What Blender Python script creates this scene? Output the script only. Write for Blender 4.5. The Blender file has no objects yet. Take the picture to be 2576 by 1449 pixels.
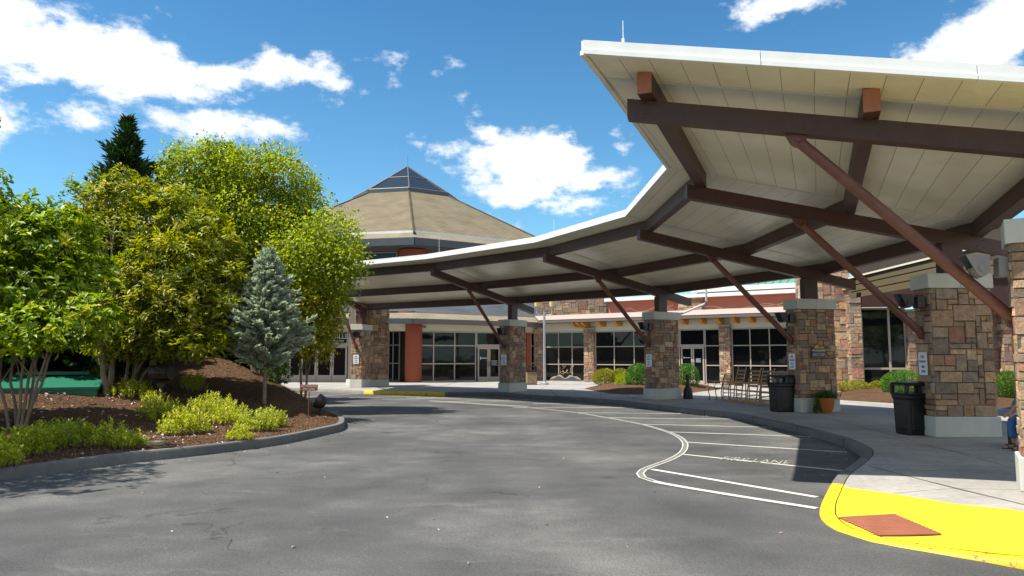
import bpy, bmesh, math, random
import numpy as np
from mathutils import Vector, Matrix
from mathutils.geometry import delaunay_2d_cdt
random.seed(7); RNG=np.random.default_rng(11)
scene=bpy.context.scene
COL=scene.collection
PI=math.pi
# ---------------- camera model (survey of the photograph: sheet coordinates 2576 x 1449) ----------------
F=1836.0; YH=896.7; CX=1288.0; CY=724.5; H=1.724
TH=math.atan((YH-CY)/F)
FW=Vector((0,math.cos(TH),math.sin(TH))); UP=Vector((0,-math.sin(TH),math.cos(TH))); RT=Vector((1,0,0))
O=Vector((0,0,H))
def ray(x,y): return FW+RT*((x-CX)/F)-UP*((y-CY)/F)
def g(x,y,z=0.0):
    d=ray(x,y); return O+d*((z-H)/d.z)
def gd(x,y,d):
    r=ray(x,y); return O+r*(d/r.y)
def wallpt(p0,p1,x):
    """distance along the wall p0->p1 where the sight line through column x meets it"""
    d=ray(x,YH); ex,ey=p1[0]-p0[0],p1[1]-p0[1]; L=math.hypot(ex,ey); ex/=L; ey/=L
    det=d.x*(-ey)+ex*d.y
    t=(p0[0]*(-ey)+ex*p0[1])/det
    return (d.x*t-p0[0])*ex+(d.y*t-p0[1])*ey
cam=bpy.data.cameras.new('camera'); camo=bpy.data.objects.new('camera',cam); COL.objects.link(camo)
cam.sensor_width=36; cam.lens=F/2576*36; cam.clip_end=2000; cam.clip_start=.05
camo.location=O; camo.rotation_euler=(PI/2+TH,0,0); scene.camera=camo
scene.view_settings.view_transform='Standard'; scene.view_settings.look='None'
scene.view_settings.exposure=0.78; scene.view_settings.gamma=1

# ---------------- helpers ----------------
def tag(o,label=None,cat=None,group=None,kind=None):
    if label: o['label']=label
    if cat: o['category']=cat
    if group: o['group']=group
    if kind: o['kind']=kind
    return o
def empty(name,loc,label=None,cat=None,group=None,rz=0):
    o=bpy.data.objects.new(name,None); COL.objects.link(o); o.location=loc; o.rotation_euler=(0,0,rz)
    o.empty_display_size=.2
    return tag(o,label,cat,group)
def fr(origin,ang):
    """matrix of a local frame: x along ang, y to its left, z up"""
    return Matrix.Translation(Vector(origin))@Matrix.Rotation(ang,4,'Z')
def frdir(p0,p1,z=0):
    return fr((p0[0],p0[1],z),math.atan2(p1[1]-p0[1],p1[0]-p0[0]))
class MB:
    def __init__(s,M=None): s.v=[];s.f=[];s.c=[];s.M=M or Matrix.Identity(4);s.hascol=False;s.uv=None
    def add(s,vs,fs,col=None):
        b=len(s.v); s.v+= [tuple(s.M@Vector(v)) for v in vs]; s.f+=[tuple(i+b for i in f) for f in fs]
        s.c+=[col or (1,1,1,1)]*len(fs)
        if col: s.hascol=True
        return s
    def box(s,x,y,z,col=None,bev=0):
        x0,x1=x;y0,y1=y;z0,z1=z
        if bev:
            b=bev; P=[]
            for zz,i in ((z0,b),(z0+b,0),(z1-b,0),(z1,b)):
                P.append([(x0+i,y0+b if i==0 else y0+i,zz),(x1-i,y0+i,zz)])
            rings=[]
            for zz,i in ((z0,b),(z0+b,0),(z1-b,0),(z1,b)):
                k=b
                rings.append([(x0+i+k,y0+i,zz),(x1-i-k,y0+i,zz),(x1-i,y0+i+k,zz),(x1-i,y1-i-k,zz),(x1-i-k,y1-i,zz),(x0+i+k,y1-i,zz),(x0+i,y1-i-k,zz),(x0+i,y0+i+k,zz)])
            vs=[p for r in rings for p in r]; fs=[tuple(range(7,-1,-1)),tuple(range(24,32))]
            for k in range(3):
                for j in range(8): fs.append((k*8+j,k*8+(j+1)%8,k*8+8+(j+1)%8,k*8+8+j))
            return s.add(vs,fs,col)
        return s.add([(x0,y0,z0),(x1,y0,z0),(x1,y1,z0),(x0,y1,z0),(x0,y0,z1),(x1,y0,z1),(x1,y1,z1),(x0,y1,z1)],
            [(0,3,2,1),(4,5,6,7),(0,1,5,4),(1,2,6,5),(2,3,7,6),(3,0,4,7)],col)
    def tube(s,p0,p1,r,n=10,r1=None,caps=True,col=None):
        p0=Vector(p0);p1=Vector(p1);d=(p1-p0).normalized();r1=r if r1 is None else r1
        a=d.orthogonal().normalized();b=d.cross(a);vs=[]
        for p,rr in ((p0,r),(p1,r1)):
            for i in range(n):
                t=2*PI*i/n; vs.append(p+a*(math.cos(t)*rr)+b*(math.sin(t)*rr))
        fs=[(i,(i+1)%n,n+(i+1)%n,n+i) for i in range(n)]
        if caps: fs+=[tuple(range(n-1,-1,-1)),tuple(range(n,2*n))]
        return s.add(vs,fs,col)
    def path(s,pts,r,n=8,col=None):
        pts=[Vector(p) for p in pts]; rs=r if isinstance(r,(list,tuple)) else [r]*len(pts); vs=[];ref=None
        for i,p in enumerate(pts):
            d=(pts[min(i+1,len(pts)-1)]-pts[max(i-1,0)]).normalized()
            if ref is None: ref=d.orthogonal().normalized()
            ref=(ref-d*ref.dot(d)).normalized(); b=d.cross(ref)
            for k in range(n):
                t=2*PI*k/n; vs.append(p+(ref*math.cos(t)+b*math.sin(t))*rs[i])
        fs=[]
        for i in range(len(pts)-1):
            for k in range(n): fs.append((i*n+k,i*n+(k+1)%n,(i+1)*n+(k+1)%n,(i+1)*n+k))
        fs+=[tuple(range(n-1,-1,-1)),tuple(range((len(pts)-1)*n,len(pts)*n))]
        return s.add(vs,fs,col)
    def lathe(s,prof,n=20,c=(0,0,0),col=None):
        vs=[];m=len(prof)
        for r,z in prof:
            for k in range(n):
                t=2*PI*k/n; vs.append((c[0]+r*math.cos(t),c[1]+r*math.sin(t),c[2]+z))
        fs=[]
        for i in range(m-1):
            for k in range(n): fs.append((i*n+k,i*n+(k+1)%n,(i+1)*n+(k+1)%n,(i+1)*n+k))
        fs+=[tuple(range(n-1,-1,-1)),tuple(range((m-1)*n,m*n))]
        return s.add(vs,fs,col)
    def prism(s,poly,y0,y1,col=None):
        """poly in local x,z ; extruded along y"""
        n=len(poly); vs=[(p[0],y0,p[1]) for p in poly]+[(p[0],y1,p[1]) for p in poly]
        fs=[tuple(range(n)),tuple(range(2*n-1,n-1,-1))]+[(i,n+i,n+(i+1)%n,(i+1)%n) for i in range(n)]
        return s.add(vs,fs,col)
    def slab(s,top,th,col=None):
        """polygon of 3d points with thickness downwards"""
        n=len(top); vs=[tuple(p) for p in top]+[(p[0],p[1],p[2]-th) for p in top]
        fs=[tuple(range(n)),tuple(range(2*n-1,n-1,-1))]+[(i,n+i,n+(i+1)%n,(i+1)%n) for i in range(n)]
        return s.add(vs,fs,col)
    def beam(s,p0,p1,w,h,col=None,capcol=None):
        """rectangular beam; p0,p1 = centre of its underside; vertical ends"""
        p0=Vector(p0);p1=Vector(p1);d=p1-p0;t=Vector((-d.y,d.x,0)).normalized()*(w/2);z=Vector((0,0,h))
        vs=[p0-t,p0+t,p0+t+z,p0-t+z,p1-t,p1+t,p1+t+z,p1-t+z]
        return s.add(vs,[(0,3,2,1),(4,5,6,7),(0,1,5,4),(1,2,6,5),(2,3,7,6),(3,0,4,7)],col)
    def build(s,name,mat,parent=None,local=True,smooth=False):
        me=bpy.data.meshes.new(name); me.from_pydata([tuple(v) for v in s.v],[],s.f); me.update()
        if s.hascol:
            ca=me.color_attributes.new('Col','FLOAT_COLOR','CORNER'); arr=[]
            for f,c in zip(s.f,s.c): arr+=list(c)*len(f)
            ca.data.foreach_set('color',arr)
        if s.uv:
            ul=me.uv_layers.new(name='uv'); flat=[]
            for f in s.f:
                for i in f: flat+=list(s.uv[i])
            ul.data.foreach_set('uv',flat)
        bm=bmesh.new(); bm.from_mesh(me); bmesh.ops.recalc_face_normals(bm,faces=bm.faces); bm.to_mesh(me); bm.free()
        me.materials.append(mat)
        if smooth:
            for p in me.polygons: p.use_smooth=True
            try: me.set_sharp_from_angle(angle=math.radians(smooth if smooth is not True else 40))
            except Exception: pass
        o=bpy.data.objects.new(name,me); COL.objects.link(o)
        if parent:
            o.parent=parent
            if not local: o.matrix_parent_inverse=wm(parent).inverted()
        return o
def wm(o):
    m=Matrix.Translation(o.location)@o.rotation_euler.to_matrix().to_4x4()
    return (wm(o.parent)@o.matrix_parent_inverse@m) if o.parent else m
def copy_tree(o,parent=None):
    c=o.copy(); COL.objects.link(c)
    if parent: c.parent=parent
    for ch in [x for x in ALLCH(o)]: copy_tree(ch,c)
    return c
def ALLCH(o): return [x for x in scene.collection.objects if x.parent==o]
def text(name,body,size,mat,M,parent=None,local=True,sx=1,sy=1,ext=.002,align='CENTER',shear=0,bold=0):
    cu=bpy.data.curves.new(name,'FONT'); cu.body=body; cu.size=size; cu.extrude=ext; cu.align_x=align; cu.align_y='CENTER'; cu.shear=shear
    cu.offset=bold; cu.resolution_u=3
    t=bpy.data.objects.new('tmp',cu); COL.objects.link(t); bpy.context.view_layer.update()
    me=bpy.data.meshes.new_from_object(t.evaluated_get(bpy.context.evaluated_depsgraph_get()))
    bpy.data.objects.remove(t); me.name=name
    me.transform(M@Matrix.Diagonal((sx,sy,1,1))); me.materials.clear(); me.materials.append(mat)
    o=bpy.data.objects.new(name,me); COL.objects.link(o)
    if parent:
        o.parent=parent
        if not local: o.matrix_parent_inverse=wm(parent).inverted()
    return o
def STAND(M): # text plane standing: text x -> local x, text y -> local z, faces local -y
    return M@Matrix.Rotation(PI/2,4,'X')

# ---------------- materials ----------------
MATS={}
def nt(name):
    m=bpy.data.materials.new(name); m.use_nodes=True; t=m.node_tree; t.nodes.clear()
    out=t.nodes.new('ShaderNodeOutputMaterial'); p=t.nodes.new('ShaderNodeBsdfPrincipled'); t.links.new(p.outputs[0],out.inputs[0])
    return m,t,p,out
def N(t,typ,**k):
    n=t.nodes.new(typ)
    for a,b in k.items():
        if a.startswith('i_'):
            key=a[2:]; key=int(key) if key.isdigit() else key.replace('_',' ')
            n.inputs[key].default_value=b
        else: setattr(n,a,b)
    return n
def ramp(t,src,stops):
    r=t.nodes.new('ShaderNodeValToRGB'); e=r.color_ramp.elements
    while len(e)<len(stops): e.new(.5)
    for i,(p,c) in enumerate(stops): e[i].position=p; e[i].color=(*c,1) if len(c)==3 else c
    t.links.new(src,r.inputs[0]); return r
def pos(t,scale=(1,1,1)):
    gm=t.nodes.new('ShaderNodeTexCoord'); mp=t.nodes.new('ShaderNodeMapping'); mp.inputs['Scale'].default_value=scale
    t.links.new(gm.outputs['Object'],mp.inputs[0]); return mp.outputs[0]
def noise(t,vec,scale,detail=4,rough=.55):
    n=N(t,'ShaderNodeTexNoise'); n.inputs['Scale'].default_value=scale; n.inputs['Detail'].default_value=detail; n.inputs['Roughness'].default_value=rough
    t.links.new(vec,n.inputs['Vector']); return n.outputs[0]
def mixc(t,fac,a,b,mode='MIX'):
    n=t.nodes.new('ShaderNodeMix'); n.data_type='RGBA'; n.blend_type=mode
    for s,v in ((n.inputs[0],fac),(n.inputs[6],a),(n.inputs[7],b)):
        if hasattr(v,'is_output') or isinstance(v,bpy.types.NodeSocket): t.links.new(v,s)
        elif isinstance(v,(int,float)): s.default_value=v
        else: s.default_value=(*v,1) if len(v)==3 else v
    return n.outputs[2]
def bump(t,p,h,strength=.3,dist=.01):
    b=N(t,'ShaderNodeBump'); b.inputs['Strength'].default_value=strength; b.inputs['Distance'].default_value=dist
    t.links.new(h,b.inputs['Height']); t.links.new(b.outputs[0],p.inputs['Normal']); return b
def simple(name,c,rough=.6,var=.18,ns=6,metal=0,spec=.5,bmp=.15,bd=.005,fine=60,dirt=0,stain=None):
    if name in MATS: return MATS[name]
    m,t,p,o=nt(name); v=pos(t); n1=noise(t,v,ns,5,.6); n2=noise(t,v,fine,3,.6)
    r=ramp(t,n1,[(.25,tuple(x*(1-var) for x in c)),(.75,tuple(min(1,x*(1+var)) for x in c))])
    col=mixc(t,.35,r.outputs[0],ramp(t,n2,[(.3,tuple(x*(1-var*.8) for x in c)),(.7,tuple(min(1,x*(1+var*.8)) for x in c))]).outputs[0])
    if dirt:
        st=noise(t,pos(t,(1,1,.25)),1.7,6,.65); rr=ramp(t,st,[(.52,(0,0,0)),(.7,(dirt,dirt,dirt))])
        col=mixc(t,rr.outputs[0],col,stain or tuple(x*.45 for x in c))
    t.links.new(col,p.inputs['Base Color']); p.inputs['Roughness'].default_value=rough; p.inputs['Metallic'].default_value=metal
    p.inputs['Specular IOR Level'].default_value=spec
    if bmp: bump(t,p,n2,bmp,bd)
    MATS[name]=m; return m
white_metal=simple('white_painted_metal',(.68,.69,.66),.45,.08,2,dirt=.25,stain=(.45,.42,.35))
fascia_m=simple('white_fascia_metal',(.74,.75,.72),.4,.06,2,dirt=.2,stain=(.5,.48,.42))
beam_m=simple('brown_painted_steel',(.070,.031,.022),.5,.22,3,bmp=.1,dirt=.35,stain=(.07,.035,.026))
strut_m=simple('faded_brown_pipe_paint',(.16,.06,.04),.5,.28,4,bmp=.1,dirt=.5,stain=(.10,.045,.035))
end_m=simple('sunlit_red_beam_end',(.42,.15,.085),.6,.2,6)  # beam brown brightened to its sunlit tone, used on the purlin ends
black_pl=simple('black_plastic',(.006,.006,.006),.42,.3,8,bmp=.2,bd=.002)
black_mt=simple('dark_bronze_metal',(.03,.022,.02),.35,.3,8,metal=.3)
grey_mt=simple('grey_cast_metal',(.23,.21,.21),.5,.15,8)
conc_base=simple('pale_cast_stone',(.52,.51,.455),.75,.12,3,dirt=.4,stain=(.33,.34,.31))
frame_m=simple('tan_window_frame',(.38,.32,.26),.5,.1,4)
stucco_o=simple('burnt_orange_stucco',(.27,.062,.03),.85,.12,2,bmp=.3)
stucco_c=simple('cream_stucco',(.62,.58,.47),.85,.08,1.5,bmp=.3)
stucco_t=simple('terracotta_stucco',(.38,.125,.08),.85,.08,1.2,bmp=.3)
line_cream=simple('raised_cream_line',(.62,.34,.2),.8,.05)
wood_o=simple('golden_timber',(.52,.22,.04),.6,.3,5)
wood_r=simple('dark_redwood',(.04,.011,.007),.55,.3,5)
wood_g=simple('weathered_teak',(.42,.24,.125),.7,.35,9)
siding_m=simple('olive_tan_siding',(.095,.073,.037),.7,.1,2)
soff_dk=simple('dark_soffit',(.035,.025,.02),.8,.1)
eave_m=simple('brown_grey_gutter',(.125,.10,.085),.5,.12,2)
eave_b=simple('dark_slate_blue_gutter',(.055,.065,.075),.5,.12,2)
eave_l=simple('pale_taupe_roof_edge',(.37,.30,.26),.5,.06,2)
terra_pot=simple('terracotta_pot_glaze',(.42,.115,.02),.45,.15,4)
trans_g=simple('teal_green_enamel',(.015,.15,.09),.4,.12,3,dirt=.35,stain=(.05,.12,.085))
trunk_m=simple('grey_brown_bark',(.22,.165,.115),.9,.35,12,bmp=.6,bd=.01)
trunk_d=simple('dark_bark',(.075,.055,.04),.9,.3,12,bmp=.6,bd=.01)
sign_w=simple('white_sign_sheet',(.72,.74,.80),.4,.04)
sign_k=simple('dark_navy_lettering',(.05,.045,.09),.6,.1)
sign_r=simple('faded_red_lettering',(.28,.03,.055),.6,.1)
sign_b=simple('rust_red_sign_paint',(.17,.055,.035),.55,.12)
sign_p=simple('pale_pink_lettering',(.62,.47,.42),.6,.05)
sign_d=simple('dark_sign_board',(.018,.015,.02),.5,.2)
gold_m=simple('gold_sign_paint',(.50,.31,.07),.5,.15)
red_sun=simple('red_sign_paint',(.45,.03,.015),.5,.1)
galv=simple('galvanised_pole',(.42,.42,.42),.4,.1,4,metal=.5)
lamp_y=simple('yellowed_lantern_glass',(.62,.50,.20),.3,.1)
pebble=None
def shingle(name,c,c2,sx=.30,sz=.18,rough=.9):
    m,t,p,o=nt(name); uvn=N(t,'ShaderNodeUVMap'); uvn.uv_map='uv'
    b=N(t,'ShaderNodeTexBrick'); b.offset=.5; b.inputs['Color1'].default_value=(*c,1); b.inputs['Color2'].default_value=(*c2,1)
    b.inputs['Mortar'].default_value=(c[0]*.35,c[1]*.35,c[2]*.35,1); b.inputs['Scale'].default_value=1; b.inputs['Mortar Size'].default_value=.022
    b.inputs['Brick Width'].default_value=sx; b.inputs['Row Height'].default_value=sz; b.inputs['Mortar Smooth'].default_value=.3
    t.links.new(uvn.outputs[0],b.inputs[0]); n=noise(t,pos(t),.6,5,.6)
    col=mixc(t,1,b.outputs[0],ramp(t,n,[(.3,(.78,.76,.74)),(.7,(1.12,1.12,1.1))]).outputs[0],'MULTIPLY')
    t.links.new(col,p.inputs['Base Color']); p.inputs['Roughness'].default_value=rough; p.inputs['Specular IOR Level'].default_value=.2
    inv=N(t,'ShaderNodeMath',operation='SUBTRACT'); inv.inputs[0].default_value=1; t.links.new(b.outputs['Fac'],inv.inputs[1])
    bump(t,p,inv.outputs[0],.6,.02); return m
shingle_t=shingle('tan_asphalt_shingle',(.20,.168,.112),(.165,.138,.095),.55,.27)
shingle_l=shingle('pale_tan_shingle',(.27,.235,.17),(.22,.19,.14),.5,.2)
shingle_s=shingle('slate_grey_shingle',(.085,.10,.115),(.06,.07,.085),.5,.2)
def stone_mat():
    m,t,p,o=nt('mixed_fieldstone'); a=N(t,'ShaderNodeVertexColor'); a.layer_name='Col'
    v=pos(t); n1=noise(t,v,7,7,.68); n2=noise(t,v,38,5,.7)
    col=mixc(t,1,a.outputs[0],ramp(t,n1,[(.28,(.62,.60,.58)),(.5,(.98,.97,.95)),(.75,(1.35,1.3,1.22))]).outputs[0],'MULTIPLY')
    col=mixc(t,.5,col,ramp(t,n2,[(.3,(.5,.5,.5)),(.7,(1.3,1.3,1.3))]).outputs[0],'MULTIPLY')
    t.links.new(col,p.inputs['Base Color']); p.inputs['Roughness'].default_value=.88; p.inputs['Specular IOR Level'].default_value=.25
    mx=N(t,'ShaderNodeMath',operation='MULTIPLY_ADD'); mx.inputs[1].default_value=.35; t.links.new(n2,mx.inputs[0]); t.links.new(n1,mx.inputs[2])
    bump(t,p,mx.outputs[0],1.0,.05); return m
stone_m=stone_mat()
PAL=[tuple(min(.6,v*k) for v,k in zip(c,(1.80,1.60,1.50))) for c in [(.30,.215,.135),(.25,.185,.125),(.21,.145,.10),(.17,.125,.095),(.235,.125,.09),(.20,.10,.075),(.14,.115,.095),(.27,.22,.16),(.18,.15,.12),(.33,.26,.175),(.155,.13,.11),(.30,.19,.095),(.22,.155,.115)]]
def stones(mb,w,h,unit=.1,seed=1,M=None,x0=0,z0=0,jut=.035,maxw=5,maxh=3,pal=PAL):
    """mosaic of squared stones on the local plane y=0 facing -y, from (x0,z0), size w x h"""
    rnd=random.Random(seed); nx=max(1,round(w/unit)); nz=max(1,round(h/unit)); ux=w/nx; uz=h/nz
    occ=[[0]*nz for _ in range(nx)]; old=mb.M
    if M is not None: mb.M=M
    mb.box((x0,x0+w),(.012,.05),(z0,z0+h),(.15,.125,.10,1))
    for j in range(nz):
        for i in range(nx):
            if occ[i][j]: continue
            W=rnd.choice([1,2,2,3,3,4,maxw]);Hh=rnd.choice([1,1,1,2,2,2,maxh]); W=min(W,maxw)
            k=0
            while k<W and i+k<nx and not occ[i+k][j]: k+=1
            W=k; Hh=min(Hh,nz-j)
            if W==1 and rnd.random()<.5: Hh=1
            for a in range(i,i+W):
                for b in range(j,j+Hh): occ[a][b]=1
            a0,a1=x0+i*ux,x0+(i+W)*ux; b0,b1=z0+j*uz,z0+(j+Hh)*uz
            e=.0035; q=.009; y1=-rnd.uniform(.2,1)*jut; tx=rnd.uniform(-.008,.008); tz=rnd.uniform(-.006,.006)
            a0+=e;a1-=e;b0+=e;b1-=e
            c=rnd.choice(pal); c=tuple(a_*.75+b_*.25 for a_,b_ in zip(c,(.31,.245,.185))); s=rnd.uniform(.78,1.22); c=(c[0]*s,c[1]*s,c[2]*s,1)
            jx=lambda: rnd.uniform(-.005,.005)
            vs=[(a0,.012,b0),(a1,.012,b0),(a1,.012,b1),(a0,.012,b1),
                (a0+q+jx(),y1+tx+tz,b0+q+jx()),(a1-q+jx(),y1-tx+tz,b0+q+jx()),(a1-q+jx(),y1-tx-tz,b1-q+jx()),(a0+q+jx(),y1+tx-tz,b1-q+jx())]
            mb.add(vs,[(4,5,6,7),(0,1,5,4),(1,2,6,5),(2,3,7,6),(3,0,4,7)],c)
    mb.M=old
def stone_block(mb,M,w,d,z0,z1,unit,seed,faces='fblr',**k):
    """stone-faced block; local x 0..w along the front, y 0..d backwards"""
    h=z1-z0; core=MB(M); mb0=mb.M; mb.M=M; mb.box((.03,w-.03),(.03,d-.03),(z0,z1-.004),(.12,.10,.085,1)); mb.M=mb0
    T=Matrix.Translation
    if 'f' in faces: stones(mb,w,h,unit,seed,M@T((0,0,z0)),**k)
    if 'r' in faces: stones(mb,d,h,unit,seed+1,M@T((w,0,z0))@Matrix.Rotation(PI/2,4,'Z'),**k)
    if 'b' in faces: stones(mb,w,h,unit,seed+2,M@T((w,d,z0))@Matrix.Rotation(PI,4,'Z'),**k)
    if 'l' in faces: stones(mb,d,h,unit,seed+3,M@T((0,d,z0))@Matrix.Rotation(-PI/2,4,'Z'),**k)
def glass_mat():
    m,t,p,o=nt('dark_tinted_glass'); p.inputs['Base Color'].default_value=(.006,.007,.008,1); p.inputs['Roughness'].default_value=.03
    p.inputs['IOR'].default_value=1.5; p.inputs['Specular IOR Level'].default_value=.32
    n=noise(t,pos(t),.9,2,.5); bump(t,p,n,.06,.05); return m
glass_m=glass_mat()
def sky_glass():
    m,t,p,o=nt('skylight_glass'); p.inputs['Base Color'].default_value=(.02,.028,.035,1); p.inputs['Specular IOR Level'].default_value=.3; p.inputs['Roughness'].default_value=.25; n=noise(t,pos(t),2,2,.5); bump(t,p,n,.05,.02); return m
skyglass_m=sky_glass()
def asphalt():
    m,t,p,o=nt('worn_asphalt'); v=pos(t); fine=noise(t,v,85,3,.8); big=noise(t,v,.22,5,.62); mid=noise(t,pos(t,(1,1.25,1)),.75,6,.62); ag=noise(t,v,30,3,.6)
    c=ramp(t,big,[(.34,(.050,.051,.053)),(.52,(.080,.080,.080)),(.66,(.135,.131,.124))]).outputs[0]
    c=mixc(t,.8,c,ramp(t,mid,[(.35,(.7,.7,.7)),(.55,(1,1,1)),(.72,(1.45,1.42,1.36))]).outputs[0],'MULTIPLY')
    c=mixc(t,.9,c,ramp(t,fine,[(.32,(.38,.38,.38)),(.5,(1,1,1)),(.66,(1.95,1.93,1.88))]).outputs[0],'MULTIPLY')
    c=mixc(t,.5,c,ramp(t,ag,[(.4,(.8,.8,.8)),(.68,(1.5,1.48,1.42))]).outputs[0],'MULTIPLY')
    # hairline cracks, dusty scuffs and oil drips
    dn=noise(t,v,.9,4,.6); off=N(t,'ShaderNodeVectorMath',operation='ADD'); sc=N(t,'ShaderNodeVectorMath',operation='SCALE'); cmb=N(t,'ShaderNodeCombineXYZ'); t.links.new(dn,cmb.inputs[0]); t.links.new(mid,cmb.inputs[1]); t.links.new(cmb.outputs[0],sc.inputs[0]); sc.inputs['Scale'].default_value=1.6; t.links.new(v,off.inputs[0]); t.links.new(sc.outputs[0],off.inputs[1])
    vo=N(t,'ShaderNodeTexVoronoi',feature='DISTANCE_TO_EDGE'); vo.inputs['Scale'].default_value=.17; t.links.new(off.outputs[0],vo.inputs['Vector'])
    ck=ramp(t,vo.outputs['Distance'],[(0,(1,1,1)),(.0035,(0,0,0))]).outputs[0]; ckm=mixc(t,1,ck,ramp(t,noise(t,v,.5,3,.6),[(.48,(0,0,0)),(.56,(.75,.75,.75))]).outputs[0],'MULTIPLY'); c=mixc(t,ckm,c,(.018,.018,.018))
    mp2=N(t,'ShaderNodeMapping'); mp2.inputs['Rotation'].default_value=(0,0,.5); mp2.inputs['Scale'].default_value=(.22,2.6,1); t.links.new(off.outputs[0],mp2.inputs[0]); sfn=noise(t,mp2.outputs[0],1.5,4,.6)
    c=mixc(t,ramp(t,sfn,[(.60,(0,0,0)),(.74,(.42,.42,.42))]).outputs[0],c,(.19,.183,.168))
    vs=N(t,'ShaderNodeTexVoronoi'); vs.inputs['Scale'].default_value=.55; t.links.new(v,vs.inputs['Vector']); c=mixc(t,ramp(t,vs.outputs['Distance'],[(.03,(.6,.6,.6)),(.10,(0,0,0))]).outputs[0],c,(.028,.027,.026))
    t.links.new(c,p.inputs['Base Color']); p.inputs['Roughness'].default_value=.82; p.inputs['Specular IOR Level'].default_value=.35
    bump(t,p,fine,.45,.01); return m
asphalt_m=asphalt()
def concrete(name,c,joints=True):
    m,t,p,o=nt(name); v=pos(t); a=noise(t,v,.7,6,.65); b=noise(t,v,9,5,.7); f=noise(t,v,90,3,.7)
    col=ramp(t,a,[(.3,tuple(x*.72 for x in c)),(.6,c),(.8,tuple(x*1.15 for x in c))]).outputs[0]
    col=mixc(t,.5,col,ramp(t,b,[(.35,(.72,.71,.70)),(.65,(1.15,1.15,1.15))]).outputs[0],'MULTIPLY')
    col=mixc(t,.5,col,ramp(t,f,[(.3,(.8,.8,.8)),(.7,(1.15,1.15,1.15))]).outputs[0],'MULTIPLY')
    if joints:
        mp=N(t,'ShaderNodeMapping'); mp.inputs['Rotation'].default_value=(0,0,.12); t.links.new(v,mp.inputs[0])
        br=N(t,'ShaderNodeTexBrick'); br.offset=0; br.inputs['Scale'].default_value=1; br.inputs['Brick Width'].default_value=2.9; br.inputs['Row Height'].default_value=1.9
        br.inputs['Mortar Size'].default_value=.009; br.inputs['Mortar Smooth'].default_value=.1; t.links.new(mp.outputs[0],br.inputs[0])
        col=mixc(t,br.outputs['Fac'],col,tuple(x*.28 for x in c))
    t.links.new(col,p.inputs['Base Color']); p.inputs['Roughness'].default_value=.85; p.inputs['Specular IOR Level'].default_value=.3
    bump(t,p,b,.25,.01); return m
walk_m=concrete('brushed_concrete',(.34,.325,.30)); kerb_m=concrete('grey_kerb_concrete',(.27,.255,.23),False)
kerbd_m=concrete('weathered_dark_kerb_concrete',(.155,.15,.145),False)
def paint(name,c,wear,under,thr=.62,rough=.6):
    m,t,p,o=nt(name); v=pos(t); n=noise(t,v,14,6,.75); n2=noise(t,v,1.1,4,.6); f=noise(t,v,110,2,.7)
    base=mixc(t,.6,c,ramp(t,n2,[(.3,(.86,.84,.8)),(.7,(1.05,1.05,1.05))]).outputs[0],'MULTIPLY')
    base=mixc(t,.4,base,ramp(t,f,[(.35,(.75,.75,.75)),(.65,(1.1,1.1,1.1))]).outputs[0],'MULTIPLY')
    w=ramp(t,n,[(thr,(0,0,0)),(thr+.08,(wear,wear,wear))]).outputs[0]
    n3=noise(t,pos(t,(1,2.4,1)),2.3,6,.7); base=mixc(t,ramp(t,n3,[(.54,(0,0,0)),(.72,(.45,.45,.45))]).outputs[0],base,tuple(a_*.55+.03 for a_ in c))
    col=mixc(t,w,base,under); t.links.new(col,p.inputs['Base Color']); p.inputs['Roughness'].default_value=rough
    bump(t,p,f,.25,.005); return m
yellow_m=paint('yellow_traffic_paint',(.74,.565,.018),.75,(.45,.33,.06),.68)
yellowe_m=paint('chipped_yellow_kerb_paint',(.72,.50,.012),.9,(.10,.08,.05),.55)
white_m=paint('white_road_paint',(.62,.60,.56),.7,(.16,.155,.15),.58)
wear_m=paint('worn_white_road_paint',(.50,.47,.42),.9,(.10,.098,.095),.46)
worn2_m=paint('greyed_road_paint',(.22,.215,.20),.8,(.085,.083,.08),.5)
def mulch():
    m,t,p,o=nt('shredded_bark_mulch'); v=pos(t); vo=N(t,'ShaderNodeTexVoronoi'); vo.inputs['Scale'].default_value=26; t.links.new(pos(t,(1,1.9,1.4)),vo.inputs['Vector'])
    n=noise(t,v,40,5,.75); a=noise(t,v,.8,4,.6)
    c=ramp(t,n,[(.3,(.036,.019,.010)),(.5,(.145,.078,.042)),(.7,(.28,.17,.098))]).outputs[0]
    c=mixc(t,.55,c,mixc(t,1,vo.outputs['Color'],(.19,.12,.078),'MULTIPLY'))
    c=mixc(t,.7,c,ramp(t,a,[(.3,(.75,.7,.66)),(.7,(1.15,1.12,1.1))]).outputs[0],'MULTIPLY')
    t.links.new(c,p.inputs['Base Color']); p.inputs['Roughness'].default_value=.95; p.inputs['Specular IOR Level'].default_value=.1
    bump(t,p,n,1,.05); return m
mulch_m=mulch()
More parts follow.
